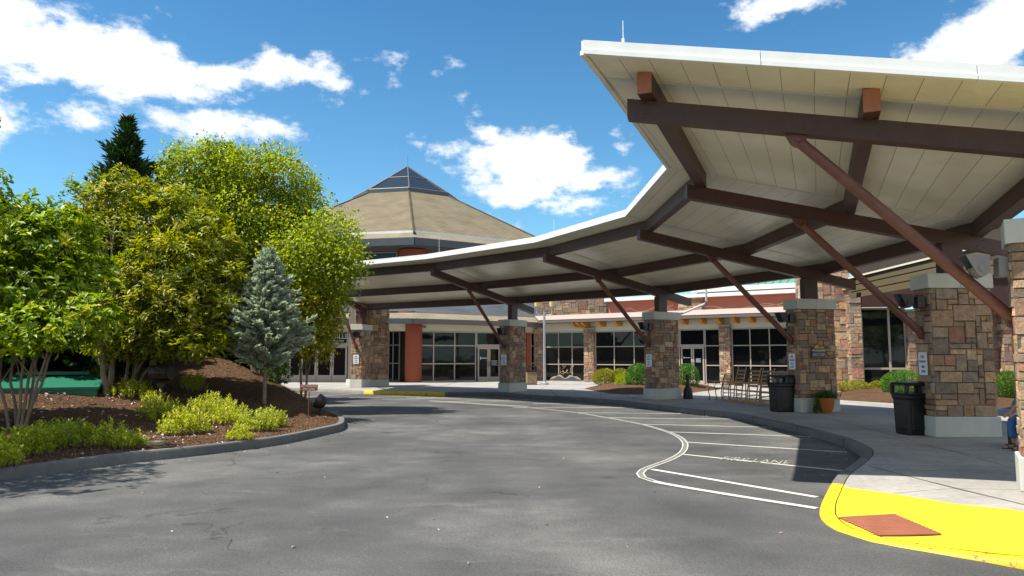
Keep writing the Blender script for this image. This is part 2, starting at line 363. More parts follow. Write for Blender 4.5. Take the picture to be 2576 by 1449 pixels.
def deck_mat():
    m,t,p,o=nt('cream_soffit_panels'); uvn=N(t,'ShaderNodeUVMap'); uvn.uv_map='uv'; sp=N(t,'ShaderNodeSeparateXYZ'); t.links.new(uvn.outputs[0],sp.inputs[0])
    dv=N(t,'ShaderNodeMath',operation='DIVIDE'); dv.inputs[1].default_value=.40; t.links.new(sp.outputs[0],dv.inputs[0])
    fr_=N(t,'ShaderNodeMath',operation='FRACT'); t.links.new(dv.outputs[0],fr_.inputs[0])
    fl=N(t,'ShaderNodeMath',operation='FLOOR'); t.links.new(dv.outputs[0],fl.inputs[0])
    seam=ramp(t,fr_.outputs[0],[(.0,(1,1,1)),(.014,(0,0,0)),(.986,(0,0,0)),(1,(1,1,1))]).outputs[0]
    wn=N(t,'ShaderNodeTexWhiteNoise',noise_dimensions='1D'); t.links.new(fl.outputs[0],wn.inputs['W'])
    base=mixc(t,wn.outputs[0],(.74,.70,.565),(.80,.765,.63))
    ns=noise(t,pos(t),1.3,6,.6); base=mixc(t,.5,base,ramp(t,ns,[(.3,(.82,.8,.74)),(.7,(1.08,1.08,1.08))]).outputs[0],'MULTIPLY')
    sp2=noise(t,pos(t),22,3,.6); base=mixc(t,ramp(t,sp2,[(.7,(0,0,0)),(.76,(.4,.4,.4))]).outputs[0],base,(.22,.17,.10))
    col=mixc(t,seam,base,(.10,.08,.05)); t.links.new(col,p.inputs['Base Color'])
    p.inputs['Roughness'].default_value=.33; p.inputs['Specular IOR Level'].default_value=.55
    mp=N(t,'ShaderNodeMapping'); mp.inputs['Scale'].default_value=(2.2,.35,1); t.links.new(uvn.outputs[0],mp.inputs[0])
    wv=noise(t,mp.outputs[0],1.6,2,.5); b1=N(t,'ShaderNodeBump'); b1.inputs['Strength'].default_value=.35; b1.inputs['Distance'].default_value=.05; t.links.new(wv,b1.inputs['Height'])
    b2=N(t,'ShaderNodeBump'); b2.invert=True; b2.inputs['Strength'].default_value=.6; b2.inputs['Distance'].default_value=.01; t.links.new(seam,b2.inputs['Height']); t.links.new(b1.outputs[0],b2.inputs['Normal']); t.links.new(b2.outputs[0],p.inputs['Normal'])
    return m
deck_m=deck_mat()
def leafmat(name,stops,trans=.4,tcol=(.5,.75,.08),rough=.42,spec=.45):
    m,t,p,o=nt(name); a=N(t,'ShaderNodeAttribute'); a.attribute_name='rnd'
    c=ramp(t,a.outputs['Fac'],stops); t.links.new(c.outputs[0],p.inputs['Base Color']); p.inputs['Roughness'].default_value=rough; p.inputs['Specular IOR Level'].default_value=spec
    if trans:
        tr=N(t,'ShaderNodeBsdfTranslucent'); mc=mixc(t,1,c.outputs[0],tuple(x*3.2 for x in tcol),'MULTIPLY'); t.links.new(mc,tr.inputs[0])
        mx=N(t,'ShaderNodeMixShader'); mx.inputs[0].default_value=trans; t.links.new(p.outputs[0],mx.inputs[1]); t.links.new(tr.outputs[0],mx.inputs[2]); t.links.new(mx.outputs[0],o.inputs[0])
    return m
def S(*a): return [(i/(len(a)-1),c) for i,c in enumerate(a)]
leaf_A=leafmat('bright_magnolia_leaf',S((.07,.12,.005),(.14,.22,.007),(.22,.31,.009),(.31,.38,.011),(.40,.40,.015)),.30,(.6,.62,.03),.42,.3)
leaf_B=leafmat('olive_magnolia_leaf',S((.07,.095,.008),(.145,.175,.010),(.22,.245,.012),(.31,.315,.013),(.42,.34,.018)),.32,(.62,.64,.04),.42,.3)
leaf_C=leafmat('birch_leaf',S((.08,.115,.008),(.155,.205,.010),(.23,.28,.013),(.32,.34,.017),(.42,.38,.022)),.42,(.63,.67,.06))
leaf_Y=leafmat('yellowing_leaf',S((.11,.16,.012),(.23,.26,.015),(.36,.36,.018),(.45,.36,.022)),.42,(.7,.6,.1))
leaf_D=leafmat('dark_evergreen_needles',S((.014,.032,.010),(.026,.058,.016),(.045,.085,.022),(.075,.11,.025)),.12)
leaf_BS=leafmat('blue_spruce_needles',S((.27,.31,.23),(.45,.50,.39),(.63,.67,.54),(.76,.78,.65)),.3,(.35,.40,.33),.6,.2)
leaf_S=leafmat('golden_spirea_leaf',S((.14,.20,.010),(.28,.31,.011),(.42,.41,.014),(.56,.48,.018)),.4,(.6,.65,.08))
leaf_G=leafmat('boxwood_leaf',S((.025,.07,.008),(.05,.12,.012),(.085,.17,.015),(.12,.22,.02)),.3)
leaf_O=leafmat('golden_juniper_leaf',S((.10,.12,.01),(.20,.21,.012),(.30,.27,.015),(.36,.30,.02)),.3,(.6,.6,.08))
leaf_dry=leafmat('dry_fallen_leaf',S((.16,.09,.05),(.34,.24,.17),(.55,.46,.40),(.30,.13,.04)),0)
chip_m=leafmat('bark_chip',S((.06,.03,.015),(.16,.088,.048),(.27,.165,.095),(.38,.25,.16)),0,rough=.9,spec=.1)
pale_m=leafmat('pale_fallen_petal',S((.28,.20,.17),(.42,.34,.30),(.58,.50,.48)),0,rough=.8)
# ---------------- daylight ----------------
SUNV=Vector((-3.1,-1.0,5.95)).normalized(); EL=math.asin(SUNV.z); ROT=math.atan2(SUNV.x,SUNV.y)
w=bpy.data.worlds.new('World'); scene.world=w; w.use_nodes=True; t=w.node_tree; t.nodes.clear()
wo=t.nodes.new('ShaderNodeOutputWorld'); bg=t.nodes.new('ShaderNodeBackground'); t.links.new(bg.outputs[0],wo.inputs[0])
sky=t.nodes.new('ShaderNodeTexSky'); sky.sky_type='NISHITA'; sky.sun_disc=False; sky.sun_elevation=EL; sky.sun_rotation=ROT
sky.air_density=1.0; sky.dust_density=.35; sky.ozone_density=3.0; sky.altitude=300
SKY=.078; bg.inputs['Strength'].default_value=SKY
tc=t.nodes.new('ShaderNodeTexCoord'); sp=t.nodes.new('ShaderNodeSeparateXYZ'); nm=N(t,'ShaderNodeVectorMath',operation='NORMALIZE'); t.links.new(tc.outputs['Generated'],nm.inputs[0]); t.links.new(nm.outputs[0],sp.inputs[0])
def MN(op,a,b=None,c=None,clamp=False):
    n=t.nodes.new('ShaderNodeMath'); n.operation=op; n.use_clamp=clamp
    for i,v in enumerate((a,b,c)):
        if v is None: continue
        if isinstance(v,(int,float)): n.inputs[i].default_value=v
        else: t.links.new(v,n.inputs[i])
    return n.outputs[0]
az=MN('ARCTAN2',sp.outputs[0],sp.outputs[1]); el=MN('ARCSINE',sp.outputs[2])
cv=t.nodes.new('ShaderNodeCombineXYZ'); t.links.new(az,cv.inputs[0]); t.links.new(el,cv.inputs[1])
def wn(scale,det,rough,off=0,ys=1.7):
    mp=t.nodes.new('ShaderNodeMapping'); mp.inputs['Scale'].default_value=(1,ys,1); mp.inputs['Location'].default_value=(off,off*.7,off); t.links.new(cv.outputs[0],mp.inputs[0])
    return noise(t,mp.outputs[0],scale,det,rough)
def azel(x,y):
    d=ray(x,y).normalized(); return math.atan2(d.x,d.y),math.asin(d.z)
CL=[(60,30,120,50),(40,115,110,75),(160,130,150,75),(300,150,140,72),(440,125,55,50),(430,190,150,58),(560,200,90,45),(640,190,60,25),(760,190,150,34),(800,165,45,28),(690,205,80,25),
(985,185,30,28),(1168,258,30,24),(210,300,88,32),(310,302,60,20),(395,288,52,20),(590,318,128,34),(1300,412,130,62),(1390,400,110,60),(1310,480,120,42),(1120,373,72,22),(1480,455,95,34),(1420,505,110,26),(1215,350,25,15),
(1268,552,46,13),(1562,372,22,28),(1400,570,28,10),(1950,12,110,38),(1890,52,35,18),(2490,95,130,85),(2560,40,110,90),(2400,130,110,44),(2330,140,50,28),(25,545,28,18),
(1130,155,24,16),(-300,250,260,90),(2950,260,260,60),(500,-350,420,120),(2300,-500,500,120)]
field=None
for (x,y,rx,ry) in CL:
    a,e=azel(x,y); d=ray(x,y).normalized(); sc=1/ray(x,y).length
    ra=rx/F*1.25; re=ry/F*sc*1.42
    if abs(x-CX)>700: ra*=.85
    u=MN('DIVIDE',MN('SUBTRACT',az,a),ra); v_=MN('DIVIDE',MN('SUBTRACT',el,e),re)
    s=MN('SUBTRACT',1.0,MN('SQRT',MN('ADD',MN('MULTIPLY',u,u),MN('MULTIPLY',v_,v_))))
    k=MN('MULTIPLY',s,min(re,ra*.6)*10)
    field=k if field is None else MN('SMOOTH_MAX',field,k,.08)
# unseen clouds behind and beside the view, added to brighten and whiten ambient light
rest=MN('MULTIPLY_ADD',wn(2.2,3,.5,5.3),1.6,-.72); away=MN('GREATER_THAN',MN('ABSOLUTE',az),1.25)
field=MN('MAXIMUM',field,MN('SUBTRACT',MN('MULTIPLY',rest,away),MN('MULTIPLY',MN('SUBTRACT',1.0,away),2)))
n1=wn(13,9,.62,0); n2=wn(34,6,.65,3.1)
dens=MN('ADD',field,MN('MULTIPLY_ADD',n1,.9,-.45)); dens=MN('ADD',dens,MN('MULTIPLY_ADD',n2,.3,-.15))
mr=t.nodes.new('ShaderNodeMapRange'); mr.interpolation_type='SMOOTHSTEP'; t.links.new(dens,mr.inputs[0]); mr.inputs[1].default_value=.0; mr.inputs[2].default_value=.22
inner=t.nodes.new('ShaderNodeMapRange'); t.links.new(MN('ADD',field,MN('MULTIPLY_ADD',wn(20,5,.6,9),1.4,-.7)),inner.inputs[0]); inner.inputs[1].default_value=-.25; inner.inputs[2].default_value=.5
ccol=mixc(t,inner.outputs[0],(7.0,7.5,8.1),(10.4,10.4,10.2))
# deepen the blue of the clear air a little
tint=mixc(t,1,sky.outputs[0],(.86,1.32,1.34),'MULTIPLY')
deep=t.nodes.new('ShaderNodeMapRange'); t.links.new(el,deep.inputs[0]); deep.inputs[1].default_value=.12; deep.inputs[2].default_value=.62
tint=mixc(t,deep.outputs[0],tint,mixc(t,1,tint,(.42,.68,.86),'MULTIPLY'))
t.links.new(mixc(t,mr.outputs[0],tint,ccol),bg.inputs['Color'])
sun=bpy.data.lights.new('sun','SUN'); suno=bpy.data.objects.new('sun',sun); COL.objects.link(suno); sun.energy=5.0; sun.angle=math.radians(.53); sun.color=(1,.94,.83)
suno.rotation_euler=SUNV.to_track_quat('Z','Y').to_euler(); suno.location=(-20,-10,40)

# ---------------- ground ----------------
def sstep(x): x=max(0,min(1,x)); return x*x*(3-2*x)
def poly_mesh(name,poly,mat,zf,inner=(),edges_extra=(),parent=None,thick=None):
    vs=[Vector((p[0],p[1])) for p in poly]; n=len(vs); ed=[(i,(i+1)%n) for i in range(n)]
    for q in inner: vs.append(Vector((q[0],q[1])))
    r=delaunay_2d_cdt(vs,ed,[],1,1e-5); V=r[0]; Fc=r[2]
    me=bpy.data.meshes.new(name); me.from_pydata([(v.x,v.y,zf(v.x,v.y)) for v in V],[],[tuple(f) for f in Fc]); me.update()
    bm=bmesh.new(); bm.from_mesh(me)
    for f in bm.faces:
        if f.normal.z<0: f.normal_flip()
    bm.to_mesh(me); bm.free()
    me.materials.append(mat); o=bpy.data.objects.new(name,me); COL.objects.link(o); return o
def inpoly(x,y,P):
    c=False;n=len(P);j=n-1
    for i in range(n):
        xi,yi=P[i][0],P[i][1];xj,yj=P[j][0],P[j][1]
        if (yi>y)!=(yj>y) and x<(xj-xi)*(y-yi)/(yj-yi)+xi: c=not c
        j=i
    return c
def smooth_path(pts,step=.25,it=2):
    pts=[Vector((p[0],p[1])) for p in pts]; out=[]
    n=len(pts)
    for i in range(n-1):
        p0=pts[max(i-1,0)];p1=pts[i];p2=pts[i+1];p3=pts[min(i+2,n-1)]
        k=max(1,int((p2-p1).length/step))
        if (p2-p1).length>8: k=1
        for j in range(k):
            u=j/k; a=.5*((2*p1)+(-p0+p2)*u+(2*p0-5*p1+4*p2-p3)*u*u+(-p0+3*p1-3*p2+p3)*u**3) if k>1 else p1
            out.append(a)
    out.append(pts[-1]); return out
def offset(path,d):
    o=[]
    for i,p in enumerate(path):
        a=path[max(i-1,0)];b=path[min(i+1,len(path)-1)];t_=(b-a).normalized(); o.append(p+Vector((-t_.y,t_.x))*d)
    return o
gm=MB(); R=260; gm.add([(R*math.cos(a*PI/24)*1.0,R*math.sin(a*PI/24)+60,0) for a in range(48)],[tuple(range(48))])
road=gm.build('road',asphalt_m); tag(road,kind='structure')

KP=[(-300,992),(300,986),(560,984),(716,983),(810,986),(915,991),(1030,994.2),(1119,996),(1250,995.6),(1327,1002),(1420,1007.5),(1519,1014.6),(1579,1020.6),(1638,1029),(1727,1041),(1786,1047),(1845,1053),(1905,1066),(1994,1087),(2083,1111),(2130,1128),(2160,1145),(2170,1160),(2158,1178),(2130,1201),(2096,1224),(2072,1252),(2061,1282),(2066,1308),(2105,1336),(2189,1363),(2349,1392),(2483,1415),(2576,1433)]
kpts=[g(x,y,0) for x,y in KP]
kpts=[Vector((-45,40,0)),Vector((-22,38.5,0))]+kpts[3:]
last=kpts[-1]; prev=kpts[-2]; dd=(last-prev).normalized()
kpts+=[last+Vector((1.2,-.32,0)),last+Vector((6,-1.2,0)),last+Vector((30,-4,0))]
kpath=smooth_path(kpts,.22)
ramp0=g(2066,1308,0); rampP=[g(2072,1262,0),ramp0,g(2189,1363,0),g(2280,1382,0)]
farR=[g(965,993,0),g(1080,996,0)]
def segd(x,y,P):
    b=1e9
    for i in range(len(P)-1):
        a=Vector((P[i].x,P[i].y));c=Vector((P[i+1].x,P[i+1].y));q=Vector((x,y));d=c-a;u=max(0,min(1,(q-a).dot(d)/d.length_squared)); b=min(b,(q-a-d*u).length)
    return b
def zwalk(x,y):
    d=segd(x,y,rampP); return .15-.125*(1-sstep((d-.25)/1.5)) if d<2 else .15
KW=.16
def gw(x,y):
    z=.15
    for _ in range(12): p=g(x,y,z); z=.5*z+.5*zwalk(p.x,p.y)
    return g(x,y,z)
def strip_kerb(name,path,mat,zf,joint=1.5,w=KW):
    mb=MB(); inn=offset(path,w); tp=offset(path,.025); acc=0; vs=[]
    for i,p in enumerate(path):
        z=zf(p.x,p.y); vs+= [(p.x,p.y,-.02),(p.x,p.y,z-.03),(tp[i].x,tp[i].y,z),(inn[i].x,inn[i].y,z),(inn[i].x,inn[i].y,-.02)]
    fs=[]
    for i in range(len(path)-1):
        for k in range(4): fs.append((i*5+k,i*5+5+k,i*5+6+k,i*5+1+k))
    mb.add(vs,fs); return mb.build(name,mat,smooth=50)
iy=min(range(len(kpath)),key=lambda i:(kpath[i]-Vector(gw(2100,1221)[:2])).length+.0)
fa=min(range(len(kpath)),key=lambda i:(kpath[i]-Vector(g(915,991,0)[:2])).length); fb=min(range(len(kpath)),key=lambda i:(kpath[i]-Vector(g(1119,996,0)[:2])).length)
for nme,a,b,mt_ in (('kerb',0,fa,kerb_m),('kerb',fb,iy,kerbd_m)):
    o=strip_kerb(nme,kpath[a:b+1],mt_,zwalk); tag(o,kind='structure')
for nme,a,b,mt_ in (('yellow_kerb',fa,fb,yellowe_m),('yellow_kerb',iy,len(kpath)-1,yellowe_m)):
    o=strip_kerb(nme,kpath[a:b+1],mt_,zwalk); tag(o,kind='structure')
# kerb joints: thin dark slots cut across the kerb
kj=MB(); acc=0
for i in range(1,len(kpath)-1):
    acc+=(kpath[i]-kpath[i-1]).length
    if acc>2.4 and fb<i<iy:
        acc=0; p=kpath[i]; t_=(kpath[i+1]-kpath[i-1]).normalized(); z=zwalk(p.x,p.y)
        M=fr((p.x,p.y,0),math.atan2(t_.y,t_.x)); kj.M=M; kj.box((-.007,.007),(-.003,KW-.01),(0,z+.002))
kj.M=Matrix.Identity(4); o=kj.build('kerb_joint',soff_dk); tag(o,kind='structure')
wpath=offset(kpath,KW+.012)
ypaint=[gw(x,y) for x,y in [(2094,1223),(2124,1225.5),(2243,1241),(2394,1266),(2545,1281),(2576,1287),(2800,1318)]]
iw=iy
yin=[Vector((p.x,p.y)) for p in ypaint]
wp1=wpath[:iw+1]+[Vector((p.x,p.y)) for p in ypaint[1:]]+[Vector((34,6.5)),Vector((60,6)),Vector((60,90)),Vector((-45,90))]
grid=[]
for i in range(-8,40):
    for j in range(-8,30):
        x=ramp0.x+i*.22;y=ramp0.y+j*.22
        if segd(x,y,rampP)<2.2 and min((Vector((x,y))-q).length for q in wpath[iw-25:])>.16: grid.append((x,y))
g1=[p for p in grid if inpoly(p[0],p[1],wp1)]
walk=poly_mesh('walkway',wp1,walk_m,zwalk,g1); tag(walk,kind='structure')
yp=wpath[iw:]+[Vector((34,6.5))]+[Vector((p.x,p.y)) for p in reversed(ypaint[1:])]
g2=[p for p in grid if inpoly(p[0],p[1],yp) and min((Vector((p[0],p[1]))-q).length for q in yin)>.12]
fyp=[Vector(wpath[i][:2]) for i in range(fa,fb+1)]; fyi=offset(fyp,.42)
mbf=MB(); mbf.add([(p.x,p.y,.154) for p in fyp]+[(p.x,p.y,.154) for p in fyi],[(i,i+1,len(fyp)+i+1,len(fyp)+i) for i in range(len(fyp)-1)]); tag(mbf.build('yellow_pavement',yellow_m),kind='structure')
yel=poly_mesh('yellow_pavement',yp,yellow_m,zwalk,g2); tag(yel,kind='structure')
# concrete score joints of the walkway (real shallow strips 3 mm proud, dark)
sj=MB()
def score(pts,wd=.012,z=None):
    P=[Vector((p.x,p.y)) for p in pts]
    for a,b in zip(P[:-1],P[1:]):
        d=(b-a).normalized(); n_=Vector((-d.y,d.x))*wd/2
        za=zwalk(a.x,a.y)+.004; zb=zwalk(b.x,b.y)+.004
        sj.add([(a.x-n_.x,a.y-n_.y,za),(b.x-n_.x,b.y-n_.y,zb),(b.x+n_.x,b.y+n_.y,zb),(a.x+n_.x,a.y+n_.y,za)],[(0,1,2,3)])
score([g(2185,1172,.15),g(2260,1192,.15),g(2340,1212,.15),g(2445,1238,.15),g(2576,1270,.15)],.02)
score([g(2190,1183,.15),g(2576,1186,.15)],.012); score([g(2225,1100,.15),g(2330,1122,.15),g(2460,1148,.15),g(2576,1166,.15)],.014)
score([g(1383,979,.15),g(1407,1003,.15)],.03); score([g(1541,983,.15),g(1600,1004,.15)],.03); score([g(1905,1036,.15),g(2120,1108,.15)],.015)
score([g(1150,962,.15),g(1060,984,.15)],.03)
o=sj.build('walkway_joint',soff_dk); tag(o,kind='structure')
# tactile pad on the ramp
tp=[gw(x,y) for x,y in [(2109.5,1304),(2249.5,1296),(2369,1347),(2214,1350)]]
for p in tp: p.z=zwalk(p.x,p.y)
pad=MB(); 
up_=.012
for p in tp: pass
top=[Vector((p.x,p.y,p.z+up_)) for p in tp]; pad.slab([top[3],top[2],top[1],top[0]],.03)
NX,NY=22,13; dom=MB()
for i in range(NX):
    for j in range(NY):
        u=(i+.5)/NX;v=(j+.5)/NY; p=(top[0]*(1-u)+top[1]*u)*(1-v)+(top[3]*(1-u)+top[2]*u)*v
        dom.lathe([(.026,-.002),(.021,.007),(.011,.010)],7,(p.x,p.y,p.z))
pad_m=simple('brick_red_tactile_plastic',(.11,.034,.02),.8,.25,5)
o=pad.build('tactile_paving',pad_m); tag(o,kind='structure'); o=dom.build('tactile_domes',simple('lighter_brick_red_domes',(.27,.088,.045),.7,.3,5)); tag(o,kind='structure')  # domes get a lighter tone than the slab between them

# ---------------- road markings ----------------
def stripe(mb,pts,wd,z=.004):
    P=[Vector((p.x,p.y)) for p in pts]; n=len(P); vs=[]
    for i,p in enumerate(P):
        d=(P[min(i+1,n-1)]-P[max(i-1,0)]).normalized(); q=Vector((-d.y,d.x))*wd/2
        vs+=[(p.x-q.x,p.y-q.y,z),(p.x+q.x,p.y+q.y,z)]
    mb.add(vs,[(2*i,2*i+2,2*i+3,2*i+1) for i in range(n-1)])
cur=[(1086,1010.6),(1200,1017),(1341.6,1027),(1445,1038),(1519,1050),(1608,1066.5),(1667.6,1083),(1705,1098),(1722,1113),(1723,1127),(1712,1142),(1685,1157),(1645,1172),(1618,1183),(1610,1192),(1617,1202),(1645,1212),(1700,1223),(1850,1248),(2055,1280)]
cp=[Vector((*p,0)) for p in smooth_path([g(x,y,0) for x,y in cur],.2)]
mk=MB(); stripe(mk,cp,.11,.004); o=mk.build('lane_line',worn2_m); tag(o,kind='structure')
mk=MB(); 
for s_ in (-.047,.047):
    q=[Vector((*p,0)) for p in offset([Vector((p.x,p.y)) for p in cp],s_)]; stripe(mk,q,.022,.008)
i0=max(range(len(cp)),key=lambda i:-(cp[i]-g(1640,1211,0)).length); stripe(mk,cp[i0:],.105,.0082)
o=mk.build('lane_line_edge',white_m); tag(o,kind='structure')
mk=MB()
for a,b in [((1341,1016),(1468,1013.8)),((1290,1026),(1601,1025.6)),((1445,1038.3),(1742,1040.7)),((1519,1051),(1853,1054.7)),((1606,1067),(1943,1075.4)),((1683,1086.7),(2080,1100.3)),((1726,1112.5),(2130,1138)),((1716,1143),(2140,1187))]:
    stripe(mk,[g(*a),g(*b)],.085)
for a,b in [((865,1001),(1070,996.8)),((963,1005),(1193,1000.5)),((1123,1010.5),(1330,1006)),((760,998.5),(903,990.5)),((1330,1023),(1080,1008))]:
    stripe(mk,[g(*a),g(*b)],.09)
o=mk.build('stall_line',white_m); tag(o,kind='structure')
mk=MB(); stripe(mk,[g(1640,1181),g(2055,1251)],.10); o=mk.build('bright_stall_line',white_m); tag(o,kind='structure')
mk=MB(); stripe(mk,[g(728,993.5),g(770,989.5)],.35,.012); o=mk.build('yellow_wheel_stop_line',yellow_m); tag(o,kind='structure')
def ground_text(body,a,b,h,mat,shear=0,z=.009):
    a=Vector(a);b=Vector(b);ang=math.atan2(b.y-a.y,b.x-a.x);L=(b-a).length
    M=Matrix.Translation(((a.x+b.x)/2,(a.y+b.y)/2,z))@Matrix.Rotation(ang,4,'Z')
    cu=.62*len(body)
    o=text('road_lettering',body,1,wear_m,M,sx=L/cu,sy=h,ext=0,shear=shear,bold=.006); tag(o,kind='structure'); return o
ground_text('FIRE LANE',g(1795,1153),g(2010,1167),.62,wear_m)
ground_text('FIRE LANE',g(1017,1002.5),g(1136,999.5),1.3,wear_m)

# ---------------- planted island ----------------
IP=[(0,1208),(111,1195),(222,1178.6),(333,1164),(444,1152.6),(555.5,1139.7),(666.5,1125),(740.6,1112),(815,1095),(859,1084),(868,1073),(863,1062)]
ip=[Vector((-40,3,0)),Vector((-14,6.7,0)),Vector((-9.8,8.5,0))]+[g(x,y,0) for x,y in IP]
back=[Vector((-4.75,20.2,0)),Vector((-6.0,22.3,0)),Vector((-8.3,25.4,0)),Vector((-12,29.5,0)),Vector((-18,33,0)),Vector((-40,35,0))]
ipath=smooth_path(ip+back,.3)
o=strip_kerb('island_kerb',ipath,kerbd_m,lambda x,y:.165,w=.15); tag(o,kind='structure')
isl=offset(ipath,.155); isl_poly=isl+[Vector((-42,30)),Vector((-42,8))]
RD=[(-4.95,18.9,.20),(-5.35,19.5,.34),(-6.9,21.2,.90),(-9.6,24,1.62),(-11.7,26,2.0),(-18,29,2.6),(-30,30,2.7),(-42,30,2.7)]
def zisl(x,y):
    df=1e9; q=Vector((x,y))
    for i in range(len(isl)-1):
        a=isl[i];d=isl[i+1]-a;u=max(0,min(1,(q-a).dot(d)/max(1e-9,d.length_squared)));L_=(q-a-d*u).length
        if L_<df: df=L_
    dr=1e9;zr=0
    for i in range(len(RD)-1):
        a=Vector(RD[i][:2]);d=Vector(RD[i+1][:2])-a;u=max(0,min(1,(q-a).dot(d)/d.length_squared));L_=(q-a-d*u).length
        if L_<dr: dr=L_;zr=RD[i][2]*(1-u)+RD[i+1][2]*u
    s=df/(df+dr+1e-6); s=1-(1-s)**2.2
    return .15+(zr-.15)*s+.025*math.sin(x*2.3+y)*math.sin(y*1.9-x*.7)*min(1,df)
ig=[]
x=-30
while x<-4.4:
    y=5
    while y<34:
        if inpoly(x,y,isl_poly) and min((Vector((x,y))-q).length for q in isl[::2])>.22: ig.append((x+random.uniform(-.05,.05),y+random.uniform(-.05,.05)))
        y+=.34
    x+=.34
mound=poly_mesh('mulch_bed',isl_poly,mulch_m,zisl,ig); tag(mound,kind='structure')
for p in mound.data.polygons: p.use_smooth=True
def hit(Dx,Dy,t0=6,t1=40):
    r=ray(Dx,Dy); t_=t0; 
    while t_<t1:
        p=O+r*t_
        if inpoly(p.x,p.y,isl_poly) and p.z<=zisl(p.x,p.y): return Vector((p.x,p.y,zisl(p.x,p.y)))
        t_+=.04
    return O+r*t_
def onisl(Dx,d,dz=0):
    r=ray(Dx,YH); p=O+r*(d/r.y); return Vector((p.x,p.y,zisl(p.x,p.y)+dz))
# planting beds by the buildings
def bed(pts,h=.22):
    P=[Vector((p.x,p.y)) for p in pts]; P=smooth_path(P+[P[0]],.5)[:-1]; c=sum(P,Vector((0,0)))/len(P)
    def zf(x,y):
        q=Vector((x,y)); d=min((q-a).length for a in P); return .156+h*sstep(d/1.2)+.03*math.sin(x*3)*math.sin(y*2.7)*min(1,d)
    xs=[p.x for p in P];ys=[p.y for p in P];gi=[];x=min(xs)
    while x<max(xs):
        y=min(ys)
        while y<max(ys):
            if inpoly(x,y,P) and min((Vector((x,y))-a).length for a in P)>.2: gi.append((x,y))
            y+=.4
        x+=.4
    o=poly_mesh('planting_bed',P,mulch_m,zf,gi); tag(o,kind='structure'); return zf
zb1=bed([g(1470,978,.15),g(1535,990,.15),g(1612,993,.15),g(1700,993,.15),g(1765,985,.15),g(1812,979,.15),g(1790,974,.15),g(1700,972,.15),g(1600,970,.15),g(1510,970,.15)])
zb2=bed([g(2085,1000,.15),g(2112,1006,.15),g(2190,1011,.15),g(2270,1016,.15),g(2400,1022,.15),g(2525,1027,.15),g(2700,1034,.15),g(2900,1010,.15),g(2700,990,.15),g(2500,985,.15),g(2200,983,.15),g(2100,988,.15)])
# ---------------- stone piers and the canopy ----------------
FR={6:((6.643,8.836),164.7,5.16,.158,2.90),5:((8.908,14.751),180.4,5.34,-.036,3.02),4:((8.664,21.216),194.4,5.343,-.042,3.1),3:((5.584,27.35),212.8,5.337,-.062,3.0),2:((.031,33.145),232.3,5.254,-.017,3.0)}
c1=g(909.6,975.3,.15); u1=math.radians(259); U1=Vector((math.cos(u1),math.sin(u1),0)); tc1=Vector((-U1.y,U1.x,0)); c1=c1-U1*.65-tc1*.33
FR[1]=((c1.x,c1.y),259,5.3,-.02,3.0)
T0,MS,L0=5.2466,.18193,5.2868
def fz(k,s): return T0-MS*(L0-s)+FR[k][3]     # top of the rafter at distance s from the pier
def fu(k): a=math.radians(FR[k][1]); return Vector((math.cos(a),math.sin(a),0))
def fp(k,s,z): c=Vector((*FR[k][0],0)); u=fu(k); return Vector((c.x+u.x*s,c.y+u.y*s,z))
RW,TW=1.3,.66
plabel={6:'sunlit stone pier nearest the camera at the right edge',5:'stone pier behind the large black litter bin',4:'stone pier carrying the hanging wooden lodge sign',3:'stone pier standing between the rounded green shrubs',2:'stone pier beside the pebble faced litter bin and lamp post',1:'stone pier farthest left beside the glass entrance doors'}
for k in FR:
    u=fu(k); c=FR[k][0]; ang=math.atan2(u.y,u.x)
    # local: x along -tangent.., build with local frame x = direction u
    if k==6:
        ang=math.radians(149); uu=Vector((math.cos(ang),math.sin(ang),0)); tt=Vector((uu.y,-uu.x,0)); tt=tt if tt.y<0 else -tt; q_=g(2568,1238,.15)-uu*.65-tt*.33; c=(q_.x,q_.y)
    root=empty('stone_pier',(c[0],c[1],.15),plabel[k],'stone pier','stone piers carrying the canopy',rz=ang)
    b=MB(); b.box((-RW/2,RW/2),(-TW/2,TW/2),(0,.40),bev=.012); b.box((-RW/2-.0,-.0),(-TW/2-.002,-TW/2+.01),(.01,.39)) if False else None
    b.build('base',conc_base,root)
    sh=MB(); W=RW-.10; D=TW-.10
    un=.10 if k<5 else .108
    stone_block(sh,Matrix.Translation((-W/2,-D/2,0)),W,D,.40,2.93,un,k*10,maxw=4,maxh=3,jut=.02 if k==6 else .03)
    sh.build('stone_shaft',stone_m,root)
    cp_=MB(); 
    for xa,xb in ((-RW/2,-.003),(.003,RW/2)): cp_.box((xa,xb),(-TW/2,TW/2),(2.93,3.22),bev=.006)
    cp_.build('cap',conc_base,root)
can=empty('entrance_canopy',(5,20,.15),'curved cream and brown steel canopy with white fascia sweeping over the drop-off lane','canopy')
RD_,PD_=.28,.30
SO,SM,SI=-.32,2.0,-.6
OUT=.34
